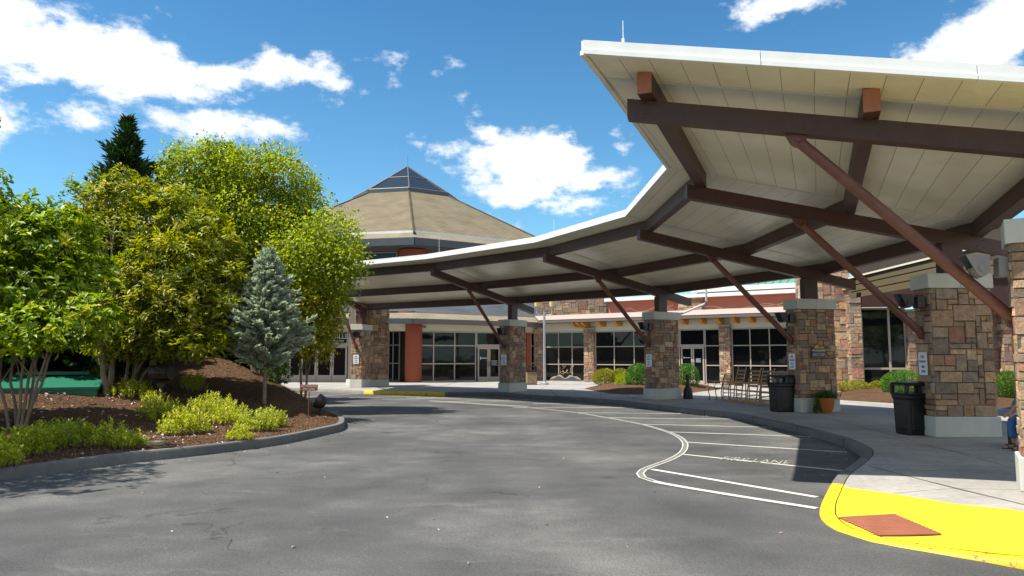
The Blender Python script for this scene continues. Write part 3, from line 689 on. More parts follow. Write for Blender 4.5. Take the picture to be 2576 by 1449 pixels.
for k in FR:
    L=FR[k][2]; lin=1.537
    r=MB(); r.beam(fp(k,-lin,fz(k,-lin)-RD_),fp(k,L,fz(k,L)-RD_),.20,RD_)
    for sb_ in (FR[k][2]-.32,2.0,-.6,FR[k][4]):
        for dx in (-.07,.07):
            for dz in (-.05,-.2): 
                tt_=Vector((-fu(k).y,fu(k).x,0)); q_=fp(k,sb_+dx,fz(k,sb_+dx)+dz); r.tube(q_-tt_*.112,q_+tt_*.112,.014,6)
    o=r.build('rafter',beam_m,can,False)
    # stub post on the pier cap
    p=MB(fr((*FR[k][0],0),math.atan2(fu(k).y,fu(k).x))); p.box((-.21,.21),(-.12,.12),(3.37,fz(k,0)-RD_+.02)); p.box((-.24,.24),(-.15,.15),(3.371,3.39)); p.build('stub_post',beam_m,can,False)
    # inclined pipe strut with end lugs
    ss=FR[k][4]; a=fp(k,.48 if k==6 else .62,2.16); b_=fp(k,ss,fz(k,ss)-RD_-.07); d=(b_-a).normalized(); side=Vector((-fu(k).y,fu(k).x,0))
    s=MB(); s.tube(a+d*.05,b_-d*.06,.075,14); s.tube(a-side*.05,a+side*.05,.10,14); s.tube(b_-side*.035,b_+side*.035,.095,14)
    q=b_+Vector((0,0,.0)); s.box((0,0),(0,0),(0,0)) if False else None
    s.M=fr((b_.x,b_.y,b_.z),math.atan2(fu(k).y,fu(k).x)); s.prism([(-.16,.09),(.16,.09),(.10,-.02),(-.10,-.02)],-.03,.03); s.tube((0,-.06,0),(0,.06,0),.03,8)
    s.M=fr((a.x,a.y,a.z),math.atan2(fu(k).y,fu(k).x)); s.box((-.14,-.02),(-.03,.03),(-.14,.08)); s.tube((0,-.07,0),(0,.07,0),.03,8)
    s.M=Matrix.Identity(4); s.build('strut',strut_m,can,False,smooth=40)
order=[6,5,4,3,2,1]
def svals(k): return {'out':FR[k][2]+OUT,'o':FR[k][2]+SO,'m':SM,'i':SI,'in':-1.0}
def ext_pt(kA,kB,key,d,dz):
    """point on line key extended beyond frame kA (away from kB) by d"""
    sA=svals(kA)[key];sB=svals(kB)[key]; A=fp(kA,sA,fz(kA,sA)+dz);B=fp(kB,sB,fz(kB,sB)+dz); u=(A-B); u.z=0; u.normalize(); return A+u*d
# purlins: three lines of straight beams, broken at each frame
for key in ('o','m','i'):
    nodes=[ext_pt(6,5,key,.40,.004)]+[fp(k,svals(k)[key],fz(k,svals(k)[key])+.004) for k in order]
    for j in range(len(nodes)-1):
        a,b=nodes[j],nodes[j+1]
        if j==0: a,b=nodes[0],nodes[1]
        r=MB(); r.beam(a,b,.20,PD_); o=r.build('purlin',beam_m,can,False)
        if j==0:
            e=MB(); d=(b-a).normalized(); e.beam(a-d*.006,a-d*.001,.2,PD_); e.build('sunlit_purlin_end',end_m,can,False)  # thin cap carrying the painted-in sunlit tone of the cut end
# deck: one soffit panel field per bay
DZ=.31
def dn(k,key): s=svals(k)[key]; return fp(k,s,fz(k,s)+DZ)
rows=['in','out']
def end_in(kA,kB,key,d): return ext_pt(kA,kB,key,d,DZ)
A_=end_in(6,5,'out',.98); A_in=end_in(6,5,'in',.98); 
sv=lambda k,key: svals(k)[key]
bays=[((A_in,A_,sv(6,'in'),sv(6,'out')),(dn(6,'in'),dn(6,'out'),sv(6,'in'),sv(6,'out')))]
for a,b in zip(order[:-1],order[1:]): bays.append(((dn(a,'in'),dn(a,'out'),sv(a,'in'),sv(a,'out')),(dn(b,'in'),dn(b,'out'),sv(b,'in'),sv(b,'out'))))
Z_=end_in(1,2,'out',.45); Z_in=end_in(1,2,'in',.45)
bays.append(((dn(1,'in'),dn(1,'out'),sv(1,'in'),sv(1,'out')),(Z_in,Z_,sv(1,'in'),sv(1,'out'))))
for bi,(a,b) in enumerate(bays):
    m=MB(); n=24; m.uv=[]
    for i in range(n+1):
        u=i/n; p=a[0]*(1-u)+a[1]*u; q=b[0]*(1-u)+b[1]*u
        m.v+= [tuple(p),tuple(q)]; m.uv+=[(a[2]*(1-u)+a[3]*u+.13,bi*7+0),(b[2]*(1-u)+b[3]*u+.13,bi*7+6)]
    for i in range(n): m.f.append((2*i,2*i+2,2*i+3,2*i+1)); m.c.append((1,1,1,1))
    m.build('soffit_panel',deck_m,can,False)
    # roof skin above the soffit
    m=MB(); e=Vector((0,0,.16)); m.slab([a[0]+e,a[1]+e,b[1]+e,b[0]+e],.13); m.build('roof_sheet',white_metal,can,False)
# thin cover strips where the bays meet
for k in order:
    m=MB(); m.beam(fp(k,-.95,fz(k,-.95)+DZ-.012),fp(k,FR[k][2]+.3,fz(k,FR[k][2]+.3)+DZ-.012),.07,.01); m.build('cover_strip',deck_m if False else white_metal,can,False)
# fascia: two stepped metal courses round the outer edge and the near end
edge=[A_in,A_]+[dn(k,'out') for k in order]+[Z_]
def fascia(a,b,nm='fascia'):
    d=(b-a); d.z=0; d.normalize(); n_=Vector((d.y,-d.x,0))  # outward
    m=MB()
    for (z0,z1,o0,o1) in ((-.03,.055,0,.03),(.055,.215,0,.055)):
        vs=[];
        for p in (a,b):
            for zz,oo in ((z0,o0-.02),(z0,o1),(z1,o1),(z1,o0-.02)): vs.append(p+n_*oo+Vector((0,0,zz)))
        m.add(vs,[(0,1,2,3),(7,6,5,4),(0,4,5,1),(1,5,6,2),(2,6,7,3),(3,7,4,0)])
    m.build(nm,fascia_m,can,False)
mid=[edge[0]+(edge[1]-edge[0])*t_ for t_ in (0,.30,.66,1)]
for i in range(3): 
    a,b=mid[i],mid[i+1]; d=(b-a).normalized(); fascia(b,a) if False else None
def fascia2(a,b,out):
    m=MB()
    for (z0,z1,o1) in ((-.03,.03,.05),(.03,.165,.03)):
        vs=[]
        for p in (a,b):
            for zz,oo in ((z0,-.02),(z0,o1),(z1,o1),(z1,-.02)): vs.append(p+out*oo+Vector((0,0,zz)))
        m.add(vs,[(0,1,2,3),(7,6,5,4),(0,4,5,1),(1,5,6,2),(2,6,7,3),(3,7,4,0)])
    m.build('fascia',fascia_m,can,False)
dE=(edge[1]-edge[0]); oE=Vector((-dE.y,dE.x,0)).normalized()
if oE.y>0: oE=-oE
for i in range(3):
    a,b=mid[i],mid[i+1]; d=(b-a).normalized(); fascia2(a+d*.004,b-d*.004,oE)
for a,b in zip(edge[1:-1],edge[2:]):
    d=b-a; o_=Vector((-d.y,d.x,0)).normalized()
    if o_.x>0: o_=-o_
    fascia2(a,b,o_)
# dark gutter trim on the rear edge
for a,b in bays:
    m=MB(); m.beam(a[0]+Vector((0,0,-.05)),b[0]+Vector((0,0,-.05)),.06,.2); m.build('rear_trim',beam_m,can,False)
# lightning rods
def rod(p,h):
    m=MB(); m.tube(p,p+Vector((0,0,h)),.006,6); m.tube(p,p+Vector((0,0,.05)),.02,6); m.build('lightning_rod',white_metal,can,False)
rod(A_+Vector((.55,.12,.2)),.30); 
m5=dn(4,'out')*.0+dn(3,'out')+Vector((0.3,.2,.2)); rod(m5+(dn(4,'out')-dn(3,'out'))*.12,.5); rod(dn(2,'out')+Vector((.5,-.05,.2)),.6)
# downspout by the third pier
m=MB(); d0=gd(1704,757,28.6); m.path([gd(1776,728,29.0),gd(1777,756,29.0),gd(1772,765,29.5),gd(1712,790,28.4),gd(1705,795,28.3)],.045,8); m.build('downspout',conc_base,can,False)
# NO PARKING signs and floodlights on the pier faces
where={1:'on the farthest left stone pier',2:'on the stone pier beside the pebble bin',3:'on the stone pier between the green shrubs',4:'on the pier with the lodge sign',5:'on the pier behind the large black bin'}
for k in (5,4,3,2,1):
    u=fu(k); ang=math.atan2(u.y,u.x)+PI/2
    p=fp(k,RW/2-.05+.045,1.58)
    # local frame: -y faces outward (u)
    root=empty('no_parking_sign',p,'white NO PARKING FIRE LANE metal sign '+where[k],'sign','no parking signs on the piers',rz=ang)
    m=MB(); a,b=.152,.228; r=.03; pl=[]
    for cx,cz,s in ((a-r,b-r,0),(-a+r,b-r,1),(-a+r,-b+r,2),(a-r,-b+r,3)):
        for j in range(5): t_=(s+j/4)*PI/2; pl.append((cx+r*math.cos(t_),cz+r*math.sin(t_)))
    m.prism(pl,-.004,.004); m.build('plate',sign_w,root)
    for z,tx,sz,mt_ in ((.135,'NO',.085,sign_k),(.04,'PARKING',.066,sign_r),(-.065,'FIRE',.066,sign_k),(-.155,'LANE',.066,sign_k)):
        text('lettering',tx,sz,mt_,STAND(Matrix.Translation((0,-.006,z))),root,ext=.0008,bold=.0015,sx=.85 if tx=='PARKING' else .95)
lamp_l={1:'brown floodlight on the farthest left pier',2:'dark floodlight on the pier beside the pebble bin',3:'dark floodlight on the pier between the green shrubs',4:'dark floodlight on the pier with the lodge sign',5:'dark bronze floodlight on the pier behind the large black bin',6:'grey hooded floodlight with curved arm on the nearest pier'}
def floodlight(k,side,mt_,tilt):
    u=fu(k); ang=math.atan2(u.y,u.x)+PI
    T_=Vector((-u.y,u.x,0)); T_= T_ if (T_.y<0) else -T_
    p=fp(k,(RW/2-.03) if k<6 else .50,2.83)+T_*side
    root=empty('floodlight',p,lamp_l[k],'floodlight','floodlights on the stone piers',rz=ang)  # local -x = outward
    b=MB(); b.box((-.19,-.03),(-.10,.10),(-.14,.10),bev=.01); b.box((-.03,.02),(-.03,.03),(-.05,.05)); b.build('junction_box',mt_,root)
    a=MB()
    for y in (-.09,.09): a.path([(-.1,y,.09),(-.2,y,.11),(-.3,y,.06),(-.40,y,-.02)],.018,6)
    a.build('arm',mt_,root)
    h=MB(); prof=[(-.55,.14),(-.29,.125),(-.285,-.02),(-.31,-.10),(-.37,-.14),(-.43,-.11),(-.47,-.03)]
    h.prism(prof,-.13,.13); h.tube((-.385,-.145,-.035),(-.385,.145,-.035),.035,12); hd=h.build('lamp_head',mt_,root)
    l=MB(); l.prism([(-.548,.13),(-.475,-.02),(-.482,-.022),(-.556,.13)],-.11,.11); l.build('lens',lamp_y if False else skyglass_m,hd)
for k,mt_ in ((6,grey_mt),(5,black_mt),(4,black_mt),(3,black_mt),(2,black_mt),(1,black_mt)): floodlight(k,.12,mt_,0)
# hanging lodge sign on pier 4
u=fu(4); pc=g(2057,885,1.9); T_=Vector((-u.y,u.x,0)); T_=T_ if T_.y<0 else -T_
face=fp(4,0,0)+T_*(TW/2-.05+.05); n_=T_; r_=ray(2058,884); t_=((face-O).dot(n_))/r_.dot(n_); p=O+r_*t_
root=empty('lodge_sign',p,'dark wooden lodge sign with gold mountain peaks on the stone pier','sign',rz=math.atan2(u.y,u.x)+PI)
m=MB(); m.box((-.23,.23),(-.02,.01),(-.165,.15),bev=.005); m.build('board',sign_d,root)
m=MB(); m.box((-.28,.28),(-.035,.012),(.12,.16),bev=.006); m.build('top_rail',sign_b,root)
m=MB(); m.box((-.27,.27),(-.04,.012),(-.20,-.165),bev=.006); m.build('bottom_rail',simple('brown_sign_rail',(.16,.07,.02),.5),root)
m=MB(); m.prism([(-.18,.085),(-.13,.13),(-.06,.20),(-.01,.12),(.02,.105),(.05,.145),(.085,.11),(.10,.14),(.115,.11),(.14,.155),(.165,.105),(.19,.085)],-.05,-.037); m.build('mountain_cutout',gold_m,root)
m=MB(); m.tube((-.012,-.036,.165),(-.012,-.02,.165),.038,18); m.build('sun_disc',red_sun,root)
text('lettering','WILDERNESS',.078,simple('pale_gold_lettering',(.60,.50,.32),.5),STAND(Matrix.Translation((0,-.024,.025))),root,ext=.003,sx=.98,bold=.002)
m=MB(); m.box((-.17,.17),(-.024,-.019),(-.018,-.012)); m.build('underline',red_sun,root)
m=MB(); pl=[]
for cx,s in ((.16,-1),(-.16,1)):
    for j in range(9): t2=-PI/2*1+PI*j/8 if s==-1 else PI/2+PI*j/8; pl.append((cx+.048*math.cos(t2),-.09+.048*math.sin(t2)))
m.prism(pl,-.026,-.019); pn=m.build('name_panel',grey_mt,root)
text('small_lettering','STONE HILL',.04,sign_d,STAND(Matrix.Translation((0,-.028,-.074))),root,ext=.001,sx=1.1)
text('small_lettering','LODGE',.036,sign_d,STAND(Matrix.Translation((0,-.028,-.11))),root,ext=.001,sx=1.4)
# tall stone pylon that ends the canopy
pa=gd(929,900,38.2); pb=gd(977,900,38.9)
root=empty('stone_pylon',(pa.x,pa.y,.15),'tall stone faced pylon holding the far left end of the canopy','stone pylon')
M=frdir((pa.x-.75,pa.y-.10),(pb.x,pb.y),0); Wd=math.hypot(pb.x-pa.x+.75,pb.y-pa.y+.1)
m=MB(); stone_block(m,M,Wd,1.5,.5,4.62,.11,77,faces='fr',maxw=4); m.build('stone_shaft',stone_m,root,False)
m=MB(M); m.box((-.05,Wd+.05),(-.05,1.55),(.15,.5),bev=.01); m.build('base',conc_base,root,False)
# ---------------- buildings ----------------
def window(parent,M,x0,x1,z0,z1,cols,rows,fw=.055,fd=.10,mt=None,y=0.0,name='window'):
    """framed window on the local wall plane; cols/rows are the interior divisions (positions)"""
    mt=mt or frame_m; m=MB(M); y0,y1=y-fd/2,y+fd/2
    m.box((x0,x0+fw),(y0,y1),(z0,z1)); m.box((x1-fw,x1),(y0,y1),(z0,z1))
    m.box((x0+fw,x1-fw),(y0,y1),(z1-fw,z1)); m.box((x0+fw,x1-fw),(y0,y1),(z0,z0+fw))
    for c in cols: m.box((c-fw/2,c+fw/2),(y0+.004,y1-.004),(z0+fw,z1-fw))
    for r in rows: m.box((x0+fw,x1-fw),(y0+.007,y1-.007),(r-fw/2,r+fw/2))
    w_=m.build(name,mt,parent,False)
    gl=MB(M); xs=[x0+fw*.5]+list(cols)+[x1-fw*.5]; zs=[z0+fw*.5]+list(rows)+[z1-fw*.5]
    for a,b in zip(xs[:-1],xs[1:]):
        for c,d in zip(zs[:-1],zs[1:]):
            t1=random.uniform(-.004,.004);t2=random.uniform(-.004,.004)
            gl.add([(a,y+t1,c),(b,y-t1,c),(b,y-t1+t2,d),(a,y+t1+t2,d)],[(0,1,2,3)])
    p=gl.build('pane',glass_m,w_,False); return w_
def door(parent,M,x0,x1,z0,z1,y=-.03,handle=1,fw=.10,kick=.28):
    m=MB(M); y0,y1=y-.025,y+.025
    m.box((x0,x0+fw),(y0,y1),(z0,z1)); m.box((x1-fw,x1),(y0,y1),(z0,z1)); m.box((x0+fw,x1-fw),(y0,y1),(z1-fw,z1)); m.box((x0+fw,x1-fw),(y0,y1),(z0,z0+kick))
    d=m.build('door',frame_m,parent,False)
    g_=MB(M); g_.add([(x0+fw*.8,y,z0+kick*.9),(x1-fw*.8,y,z0+kick*.9),(x1-fw*.8,y,z1-fw*.8),(x0+fw*.8,y,z1-fw*.8)],[(0,1,2,3)]); g_.build('pane',glass_m,d,False)
    h=MB(M); hx=x1-fw*.5 if handle>0 else x0+fw*.5; h.path([(hx,y-.03,z0+.95),(hx,y-.09,z0+.97),(hx-.0,y-.09,z0+1.22),(hx,y-.03,z0+1.24)],.014,6); h.build('handle',black_mt,d,False)
    return d
def wallbox(parent,M,x,y,z,mt,name='wall',bev=0):
    m=MB(M); m.box(x,y,z,bev=bev); return m.build(name,mt,parent,False)
ZF=.155
# --- octagonal convention hall ---
hall=empty('convention_hall',(-4,52,.15),'octagonal convention hall with tan shingle roof and glass skylight','building')
CORN=(-6.0,44.9); WR=(1.6,48.45); WL=(-26,46.6)
Mr=frdir(CORN,WR); rx=lambda D:wallpt(CORN,WR,D)
LR=math.hypot(WR[0]-CORN[0],WR[1]-CORN[1])
ztop=3.28
a=rx(1048.6)
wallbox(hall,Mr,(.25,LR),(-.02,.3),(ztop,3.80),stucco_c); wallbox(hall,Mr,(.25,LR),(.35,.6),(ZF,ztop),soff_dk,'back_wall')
window(hall,Mr,a,rx(1197),ZF,ztop,[rx(1090),rx(1143)],[1.27,2.40],.07,.12)
window(hall,Mr,rx(1197)+.01,rx(1262),2.42,ztop,[],[],.07,.12)
wallbox(hall,Mr,(rx(1197)+.01,rx(1262)),(-.05,.05),(2.30,2.415),frame_m,'door_head')
xa,xb,xc=rx(1201),rx(1229),rx(1257)
door(hall,Mr,xa,xb-.01,ZF,2.29,handle=1); door(hall,Mr,xb+.01,xc,ZF,2.29,handle=-1)
window(hall,Mr,rx(1262)+.02,rx(1322),ZF,ztop,[rx(1292)],[1.27,2.40],.07,.12)
wallbox(hall,Mr,(rx(1323),rx(1333.5)),(-.12,.1),(ZF,ztop),stucco_o,'orange_pilaster')
window(hall,Mr,rx(1334),min(rx(1350),LR-.05),ZF,ztop,[],[1.27,2.40],.06,.1)
# left range with the main doors
Ml=frdir(WL,CORN); lx=lambda D:wallpt(WL,CORN,D); LL=math.hypot(WL[0]-CORN[0],WL[1]-CORN[1])
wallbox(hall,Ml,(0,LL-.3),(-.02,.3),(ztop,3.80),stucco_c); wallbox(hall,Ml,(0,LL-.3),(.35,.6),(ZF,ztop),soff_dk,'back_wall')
window(hall,Ml,lx(977),lx(1006),ZF,ztop,[lx(989)],[1.30,2.42],.06,.10,eave_m)
ed=[728,758.5,797,836,873.8]
for i in range(4): door(hall,Ml,lx(ed[i])+.012,lx(ed[i+1])-.012,ZF,2.36,handle=1 if i%2==0 else -1,kick=.42)
for i in range(-3,0): door(hall,Ml,lx(728)+i*.98,lx(728)+(i+1)*.98-.02,ZF,2.36,handle=1,kick=.42)
wallbox(hall,Ml,(lx(728)-3.2,lx(884)),(-.05,.05),(2.37,2.47),frame_m,'door_head')
window(hall,Ml,lx(797),lx(875),2.475,ztop,[],[],.07,.12); window(hall,Ml,lx(720)-2,lx(797)-.01,2.475,ztop,[lx(728)],[],.07,.12)
window(hall,Ml,lx(876),lx(900),ZF,ztop,[],[2.42],.06,.10)
wallbox(hall,Ml,(lx(900)+.01,lx(976)),(-.02,.3),(ZF,ztop),stucco_c)
text('lettering','SEVIERVILLE',.42,conc_base,STAND(Ml@Matrix.Translation((lx(842)-.22,-.09,2.94))),hall,False,ext=.004,sx=.98)
text('small_lettering','convention+center',.19,conc_base,STAND(Ml@Matrix.Translation((lx(842)-.22,-.09,2.70))),hall,False,ext=.004,sx=1.15)
m=MB(); m.lathe([(.52,ZF),(.52,3.7)],28,(CORN[0]-.05,CORN[1]+.12,0)); m.build('round_column',stucco_o,hall,False,smooth=50)
# little security camera and lights under the band
m=MB(Mr); m.box((rx(1065)-.06,rx(1065)+.1),(-.16,-.03),(3.5,3.58)); m.build('security_camera',black_mt,hall,False)
# skirt roof
def shingle_poly(name,pts,mt,parent,eave):
    """pts: 3d polygon; eave: two points giving the u axis"""
    m=MB(); m.add(pts,[tuple(range(len(pts)))]); a,b=Vector(eave[0]),Vector(eave[1]); U=(b-a).normalized(); n_=(Vector(pts[1])-Vector(pts[0])).cross(Vector(pts[2])-Vector(pts[0])).normalized(); V=n_.cross(U)
    m.uv=[((Vector(p)-a).dot(U),(Vector(p)-a).dot(V)) for p in pts]; return m.build(name,mt,parent,False)
er=[(gd(1041,800.6,43.7)),(gd(1447,815.4,50.0))]; E0=Vector((-5.92,43.7,4.0)); E1=Vector((4.35,49.2,3.93)); EL_=Vector((-28,45.4,4.0))
dR=(E1-E0).normalized(); nR=Vector((-dR.y,dR.x,0)); dL=(E0-EL_).normalized(); nL=Vector((-dL.y,dL.x,0))
Em=E0+Vector((-.05,1.45,.42)); Rk=Vector((-6.1,53,5.7))
s1R=E1+nR*1.3-dR*.9+Vector((0,0,.40)); s1L=EL_+nL*1.3+Vector((0,0,.42))
shingle_poly('lower_roof',[E0,E1,s1R,Em],shingle_l,hall,(E0,E1)); shingle_poly('lower_roof',[EL_,E0,Em,s1L],shingle_l,hall,(EL_,E0))
m=MB(); m.beam(Em+Vector((0,.02,-.02)),s1R+Vector((0,.02,-.02)),.1,.12); m.build('snow_guard',eave_l,hall,False)
up1=Vector((0,0,.10)); R1=Vector((1.6,55.5,5.75)); RL=Vector((-28,54,5.75))
shingle_poly('lower_roof',[Em+up1,s1R+up1,R1,Rk],shingle_s,hall,(Em,s1R)); shingle_poly('lower_roof',[s1L+up1,Em+up1,Rk,RL],shingle_s,hall,(s1L,Em))
shingle_poly('lower_roof',[s1R+up1,Vector((7.5,53.5,4.2)),R1],shingle_s,hall,(s1R,R1))
def gutter(a,b,h,mt,parent,w=.14,drop=0):
    m=MB(); d=(b-a).normalized(); m.beam(a-Vector((0,0,h))-d*0,b-Vector((0,0,h)),w,h-.004); m.build('gutter',mt,parent,False)
gutter(E0,E1,.32,eave_m,hall); gutter(EL_,E0-dL*.02,.32,eave_b,hall)
for a,b,n_,L_ in ((E0,E1,nR,1.3),(EL_,E0,nL,1.3)):
    m=MB(); z=Vector((0,0,-.22)); m.slab([a+z,b+z,b+z+n_*L_,a+z+n_*L_],.02); m.build('eave_soffit',stucco_c,hall,False)
# rotunda drum and big roof
CC=Vector((-10.65,73,0)); KC=Vector((-7.43,55,0)); Rr=(KC-CC).length; a0=math.atan2(KC.y-CC.y,KC.x-CC.x)
def oc(R,i,z): a=a0+i*PI/4; return Vector((CC.x+R*math.cos(a),CC.y+R*math.sin(a),z))
ze=10.9; zap=19.9; zr=lambda R: ze+(zap-ze)*(1-R/Rr); Ri=5.2
for i in range(8):
    shingle_poly('roof',[oc(Rr-1.2,i,zr(Rr-1.2)),oc(Rr-1.2,i+1,zr(Rr-1.2)),oc(Ri,i+1,zr(Ri)),oc(Ri,i,zr(Ri))],shingle_t,hall,(oc(Rr,i,ze),oc(Rr,i+1,ze)))
    shingle_poly('roof',[oc(Rr,i,ze-.12),oc(Rr,i+1,ze-.12),oc(Rr-1.2,i+1,zr(Rr-1.2)-.12),oc(Rr-1.2,i,zr(Rr-1.2)-.12)],shingle_l,hall,(oc(Rr,i,ze),oc(Rr,i+1,ze)))
    gutter(oc(Rr-1.25,i,zr(Rr-1.2)+.02),oc(Rr-1.25,i+1,zr(Rr-1.2)+.02),.22,galv if False else white_metal,hall,.22)
    m=MB(); m.beam(oc(Rr,i,ze-.72),oc(Rr,i+1,ze-.72),.2,.58); m.build('gutter',eave_b,hall,False)
    m=MB(); m.add([oc(Rr-.05,i,ze-.60),oc(Rr-.05,i+1,ze-.60),oc(Rr-2.3,i+1,ze-.85),oc(Rr-2.3,i,ze-.85)],[(0,1,2,3)]); m.build('eave_soffit',simple('grey_soffit',(.30,.30,.28),.8,.06),hall,False)
    m=MB(); a=oc(Rr-.6,i,zr(Rr-.6)+.0);b=oc(Ri,i,zr(Ri)); m.tube(a,b,.10,6); m.build('hip_cap',shingle_t,hall,False)
for i in range(8):
    p,q=oc(Rr-2.2,i,0),oc(Rr-2.2,i+1,0); M=frdir((p.x,p.y),(q.x,q.y)); L_=(q-p).length
    if i in (0,7,6,1):
        window(hall,M,1.3,L_-1.3,8.3,10.0,[1.3+(L_-2.6)*k/4 for k in (1,2,3)],[],.10,.14)
    wallbox(hall,M,(.2,L_-.2),(.15,.4),(4,10.1),stucco_o)
    m=MB(); m.lathe([(1.15,5),(1.15,10.05)],20,(p.x,p.y,0)); m.build('round_column',stucco_o,hall,False,smooth=50)
# skylight
zs0=zr(Ri)
sk=MB()
for i in range(8):
    a,b=oc(Ri+.15,i,zs0-.35),oc(Ri+.15,i+1,zs0-.35); sk.beam(a,b,.16,.62)
curb=sk.build('skylight',eave_b,hall,False)
gz=MB(); apx=Vector((CC.x,CC.y,zs0+3.7))
for i in range(8): gz.add([oc(Ri+.05,i,zs0+.26),oc(Ri+.05,i+1,zs0+.26),apx],[(0,1,2)])
gz.build('pane',skyglass_m,curb,False)
mu=MB()
for i in range(8):
    a=oc(Ri+.1,i,zs0+.30); mu.tube(a,apx,.055,5); b=oc(Ri+.1,i+1,zs0+.30); mu.tube(a,b,.05,5); mu.tube(a*.5+apx*.5,b*.5+apx*.5,.035,5)
mu.tube(apx,apx+Vector((0,0,1.1)),.015,5); mu.build('frame',simple('grey_skylight_bars',(.13,.13,.13),.5),curb,False)
# rest of hall mass behind so that the roofs close on something
m=MB(); m.slab([Vector((-26,47.4,3.5)),Vector((-5.5,46,3.5)),Vector((1.6,49.4,3.5)),Vector((1.6,60,3.5)),Vector((-26,60,3.5))],3.34); m.build('inner_wall',soff_dk,hall,False)

# --- shop wing with timber rafter tails ---
wing=empty('shop_wing',(9,44,.15),'cream stucco wing with orange rafter tails and terracotta parapet','building')
W0=(1.65,48.3); W1=(15.6,38.55); Mw=frdir(W0,W1); wx=lambda D:wallpt(W0,W1,D); LW=math.hypot(W1[0]-W0[0],W1[1]-W0[1])
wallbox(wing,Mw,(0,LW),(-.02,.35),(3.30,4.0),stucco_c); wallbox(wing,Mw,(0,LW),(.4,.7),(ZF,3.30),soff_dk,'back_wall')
def pil(D0,D1,seed,top=3.42,y0=-.22):
    x0,x1=wx(D0),wx(D1); m=MB(); stone_block(m,Mw@Matrix.Translation((x0,y0,0)),x1-x0,.5,ZF,top,.11,seed,faces='flr',maxw=3); o=m.build('stone_pilaster',stone_m,wing,False)
    c=MB(Mw); c.box((x0-.06,x1+.06),(y0-.07,.2),(top,top+.07),bev=.008); c.build('cap',simple('sandstone_cap',(.42,.34,.22),.8),o,False)
rows_=[1.22,2.33]
pil(1348,1368,201); window(wing,Mw,wx(1370),wx(1473),ZF,3.28,[wx(1406),wx(1440)],rows_)
pil(1473.5,1497,202); window(wing,Mw,wx(1498.5),wx(1646),ZF,3.28,[wx(1546),wx(1596)],rows_)
pil(1647,1668,203); window(wing,Mw,wx(1669),wx(1711),ZF,3.28,[],rows_)
window(wing,Mw,wx(1711.5),wx(1774),2.36,3.28,[],[]); wallbox(wing,Mw,(wx(1711.5),wx(1774)),(-.05,.05),(2.26,2.355),frame_m,'door_head')
xa,xb,xc=wx(1714),wx(1743),wx(1772); door(wing,Mw,xa,xb-.01,ZF,2.25,handle=1,fw=.085,kick=.2); door(wing,Mw,xb+.01,xc,ZF,2.25,handle=-1,fw=.085,kick=.2)
window(wing,Mw,wx(1774.5),wx(1813),ZF,3.28,[],rows_); pil(1813.5,1840,204)
window(wing,Mw,wx(1842),wx(1990),ZF,3.28,[wx(1888.5),wx(1937.4)],rows_); pil(1991,2016,205); window(wing,Mw,wx(2018),min(wx(2070),LW-.1),ZF,3.28,[],rows_)
# door notices and etched wave decoration
text('door_lettering','EVENTS\nCENTER',.09,sign_w,STAND(Mw@Matrix.Translation((xa*.5+xb*.5,-.065,1.65))),wing,False,ext=.0005) if False else None
nz=MB(Mw)
for i in range(5): nz.box((xb+.2,xc-.2+.02*(-1)**i),(-.062,-.058),(1.60-.05*i,1.615-.05*i))
nz.box((xa+.16,xa+.20),(-.062,-.058),(1.60,1.72)); nz.box((xa+.21,xb-.14),(-.062,-.058),(1.635,1.67)); nz.build('door_lettering',sign_w,wing,False)
nz=MB(Mr); xa2,xb2,xc2=rx(1201),rx(1229),rx(1257)
for i in range(5): nz.box((xb2+.18,xc2-.2+.03*(-1)**i),(-.062,-.058),(1.45-.07*i,1.465-.07*i))
nz.box((xa2+.16,xa2+.20),(-.062,-.058),(1.52,1.72)); nz.box((xa2+.21,xb2-.14),(-.062,-.058),(1.6,1.64)); nz.build('door_lettering',sign_w,hall,False)
# animal-and-hill window art low in the first window bay (cut shapes, generic)
ar=MB(Mw); xs0=wx(1385); xs1=wx(1462)
hp=lambda u,a,b,c: .35+a*math.exp(-((u-b)/c)**2)
pts=[(xs0+(xs1-xs0)*i/24,.25+.22*math.exp(-((i/24-.28)/.14)**2)+.20*math.exp(-((i/24-.72)/.16)**2)) for i in range(25)]
ar.prism([(xs0,.2)]+pts+[(xs1,.2)],-.062,-.058); ar.build('window_graphic',simple('slate_vinyl_graphic',(.055,.065,.09),.5),wing,False)
ar=MB(Mw)
for i in range(24): 
    a,b=pts[i],pts[i+1]; ar.add([(a[0],-.063,a[1]),(b[0],-.063,b[1]),(b[0],-.063,b[1]+.09+.05*math.sin(i)),(a[0],-.063,a[1]+.09+.05*math.sin(i-1))],[(0,1,2,3)])
rn=random.Random(4)
for i in range(34):
    cx=xs0+(xs1-xs0)*rn.uniform(.32,.78);cz=rn.uniform(.55,1.12);L_=rn.uniform(.06,.16);an=rn.uniform(0,PI)
    ar.add([(cx,-.064,cz),(cx+L_*math.cos(an),-.064,cz+L_*math.sin(an)),(cx+L_*math.cos(an)-.03,-.064,cz+L_*math.sin(an)+.03),(cx-.03,-.064,cz+.03)],[(0,1,2,3)])
ar.build('window_graphic',simple('tan_vinyl_graphic',(.36,.27,.17),.5,.4),wing,False)
